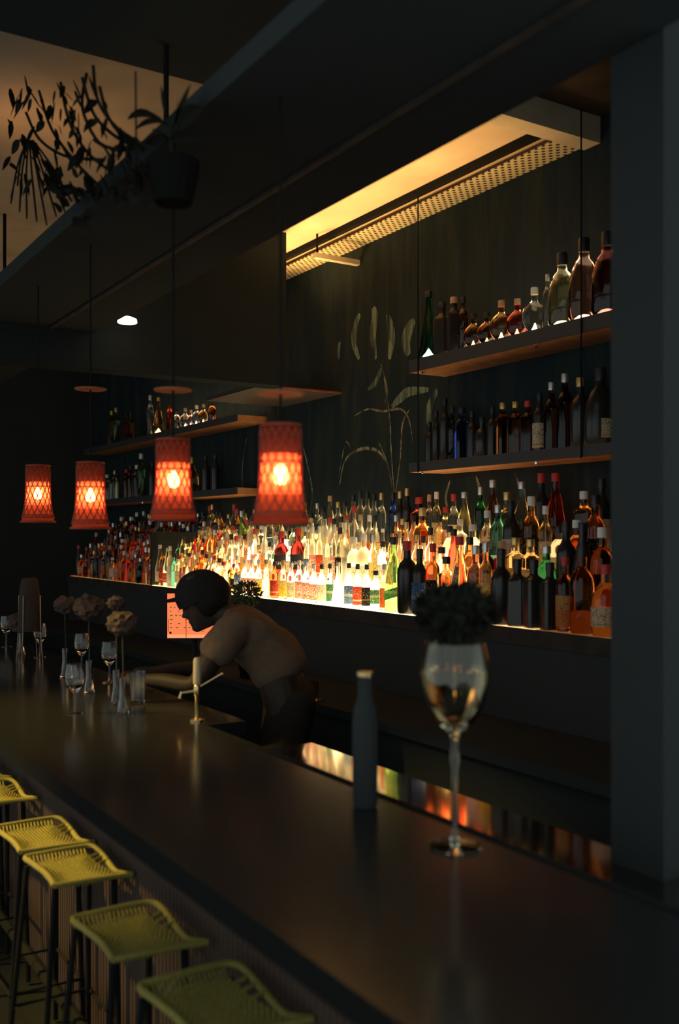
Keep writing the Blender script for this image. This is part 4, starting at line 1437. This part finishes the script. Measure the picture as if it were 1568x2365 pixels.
pts = [(-0.36, 0, 1.06), (-0.31, 0, 1.16), (-0.25, 0, 1.24), (-0.19, 0, 1.30), (-0.14, 0, 1.345), (-0.07, 0, 1.37), (-0.03, 0, 1.40)]
rad_ = [(0.155, 0.115), (0.14, 0.11), (0.14, 0.11), (0.13, 0.09), (0.07, 0.06), (0.055, 0.055), (0.055, 0.055)]
edges = [(0, 1), (1, 2), (2, 3), (3, 4), (4, 5), (5, 6)]
def addp(par, p_, r):
    pts.append(p_)
    rad_.append(r)
    edges.append((par, len(pts) - 1))
    return len(pts) - 1
for s in (-1, 1):
    a = addp(3, (-0.14, s * 0.15, 1.305), 0.065)
    b_ = addp(a, (-0.10, s * 0.205, 1.27), 0.060)
    c_ = addp(b_, (-0.05, s * 0.225, 1.17), 0.048)
    e_ = addp(c_, (0.00, s * 0.23, 1.09 if s > 0 else 1.10), 0.040)
    f_ = addp(e_, (0.13, s * 0.17, 1.105), 0.034)
    w_ = addp(f_, (0.23, s * 0.11, 1.10), 0.026)
    h_ = addp(w_, (0.285, s * 0.09, 1.098), (0.036, 0.018))
    h2 = addp(h_, (0.32, s * 0.080, 1.095), (0.036, 0.015))
    a = addp(0, (-0.37, s * 0.10, 0.97), 0.095)
    b_ = addp(a, (-0.33, s * 0.11, 0.75), 0.085)
    c_ = addp(b_, (-0.28, s * 0.115, 0.50), 0.058)
    e_ = addp(c_, (-0.31, s * 0.12, 0.28), 0.055)
    f_ = addp(e_, (-0.33, s * 0.12, 0.09), 0.038)
    g_ = addp(f_, (-0.26, s * 0.13, 0.045), 0.040)
    addp(g_, (-0.16, s * 0.14, 0.035), 0.032)
body = skin_mesh(pts, edges, rad_, 0, 2)
bmx = bmesh.new()
bmx.from_mesh(body)
hme = hm.mesh('tmp_head', M['skin'])
bmx.from_mesh(hme)
# fingers as separate tapered chains rooted in the palms
for s in (-1, 1):
    base = Vector((0.335, s * 0.080, 1.094))
    for k, (ln_, off) in enumerate([(0.066, -0.030), (0.076, -0.010), (0.072, 0.010), (0.056, 0.029)]):
        q0 = base + Vector((-0.02, off, 0.002))
        fm = MB().tube([q0, q0 + Vector((ln_ * 0.4, off * 0.15, 0.006)), q0 + Vector((ln_ * 0.75, off * 0.2, -0.006)), q0 + Vector((ln_, off * 0.2, -0.022))], [0.0095, 0.009, 0.0082, 0.006], 8).mesh('tmp_f', M['skin'])
        bmx.from_mesh(fm)
    q0 = Vector((0.275, s * 0.075, 1.092))
    fm = MB().tube([q0, q0 + Vector((0.03, -s * 0.045, 0.0)), q0 + Vector((0.06, -s * 0.055, -0.01))], [0.013, 0.0105, 0.007], 8).mesh('tmp_f', M['skin'])
    bmx.from_mesh(fm)
me = bpy.data.meshes.new('body')
bmx.to_mesh(me)
bmx.free()
me.materials.clear()
me.materials.append(M['skin'])
for pgn in me.polygons:
    pgn.material_index = 0
bo_ = inst('body', me, person)
rm = bo_.modifiers.new('remesh', 'REMESH')
rm.mode = 'VOXEL'
rm.voxel_size = 0.0055
rm.use_smooth_shade = True

# T-shirt with short sleeves, then trousers
def sub_points(idx):
    return idx
tp = [(-0.36, 0, 1.07), (-0.31, 0, 1.16), (-0.25, 0, 1.24), (-0.185, 0, 1.30), (-0.145, 0, 1.335)]
tr_ = [(0.188, 0.148), (0.166, 0.134), (0.157, 0.128), (0.145, 0.108), (0.085, 0.075)]
te = [(0, 1), (1, 2), (2, 3), (3, 4)]
for s in (-1, 1):
    tp.append((-0.145, s * 0.15, 1.308)); tr_.append(0.082); te.append((3, len(tp) - 1))
    tp.append((-0.11, s * 0.21, 1.265)); tr_.append(0.080); te.append((len(tp) - 2, len(tp) - 1))
    tp.append((-0.06, s * 0.235, 1.175)); tr_.append(0.078); te.append((len(tp) - 2, len(tp) - 1))
shirt = skin_mesh(tp, te, tr_, 0, 2)
shirt.materials.clear()
shirt.materials.append(M['shirt'])
ts = inst('t_shirt', shirt, person)
tag(ts, 'tan short-sleeved T-shirt')
tx_ = bpy.data.textures.new('cloth_folds', 'CLOUDS')
tx_.noise_scale = 0.11
dm = ts.modifiers.new('folds', 'DISPLACE')
dm.texture = tx_
dm.strength = 0.035
dm.mid_level = 0.45
tp = [(-0.365, 0, 1.10), (-0.37, 0, 1.03)]
tr_ = [(0.172, 0.132), (0.17, 0.13)]
te = [(0, 1)]
for s in (-1, 1):
    for p_, r in (((-0.372, s * 0.10, 0.95), 0.112), ((-0.335, s * 0.11, 0.75), 0.10), ((-0.285, s * 0.115, 0.50), 0.078), ((-0.315, s * 0.12, 0.28), 0.07), ((-0.335, s * 0.12, 0.12), 0.065)):
        tp.append(p_); tr_.append(r)
        te.append((1 if p_[2] == 0.95 else len(tp) - 2, len(tp) - 1))
trs = skin_mesh(tp, te, tr_, 0, 2)
trs.materials.clear()
trs.materials.append(M['trouser'])
tag(inst('trousers', trs, person), 'brown trousers')

# cap: crown + brim
def ellipsoid_part(rx, rfront, rback, rz_, z0, cut, segs=28, rows=10, cx=0.0):
    mb = MB()
    vs_, fs_ = [], []
    for j in range(rows + 1):
        ph = (math.pi / 2 - cut) * j / rows + cut
        for i in range(segs):
            a = 2 * math.pi * i / segs
            ca, sa = math.cos(a), math.sin(a)
            vs_.append((cx + (rfront if ca > 0 else rback) * ca * math.cos(ph), rx * sa * math.cos(ph), z0 + rz_ * math.sin(ph)))
    for j in range(rows):
        for i in range(segs):
            a, b_ = j * segs + i, j * segs + (i + 1) % segs
            fs_.append((a, b_, b_ + segs, a + segs))
    return mb.add(vs_, fs_)
cr = ellipsoid_part(0.096, 0.108, 0.122, 0.108, 0.026, -0.22)
cr.v = [tuple(TILT @ Vector(v_)) for v_ in cr.v]
cap_o = cr.build('cap', M['cap'], person, True)
bmm = MB()
vs_, fs_ = [], []
n = 16
for zz in (0.0, -0.004):
    for i in range(n + 1):
        a = math.radians(-62 + 124 * i / n)
        vs_.append((0.088 * math.cos(a), 0.078 * math.sin(a), 0.034 + zz))
        L_ = 0.105 * max(0.0, math.cos(a * 1.4)) ** 0.5
        vs_.append((0.090 * math.cos(a) + L_, 0.078 * math.sin(a) * 0.98, 0.034 - 0.016 * math.sin(abs(a)) ** 2 - 0.004 + zz))
m2 = 2 * (n + 1)
for i in range(n):
    fs_ += [(2 * i, 2 * i + 1, 2 * i + 3, 2 * i + 2), (m2 + 2 * i, m2 + 2 * i + 2, m2 + 2 * i + 3, m2 + 2 * i + 1), (2 * i + 1, m2 + 2 * i + 1, m2 + 2 * i + 3, 2 * i + 3)]
bmm.add(vs_, fs_)
BR = TILT @ Matrix.Translation((0.0, 0, 0.0)) @ Matrix.Rotation(math.radians(-14), 4, 'Y')
bmm.v = [tuple(BR @ Vector(v_)) for v_ in bmm.v]
bmm.build('cap_brim', M['cap'], person, True)
st_ = MB().tube([tuple(TILT @ Vector((-0.103 * math.cos(t), 0.06 * math.sin(t), 0.030 + 0.012 * math.cos(t)))) for t in [(-1 + k / 5) for k in range(11)]], 0.006, 6)
st_.build('cap_strap', M['cap'], person, True)
# short hair around the back and a low bun
hr = ellipsoid_part(0.092, 0.058, 0.122, 0.105, 0.012, -1.2, cx=-0.010)
hr.v = [tuple(TILT @ Vector(v_)) for v_ in hr.v]
hr.build('hair', M['hair'], person, True)
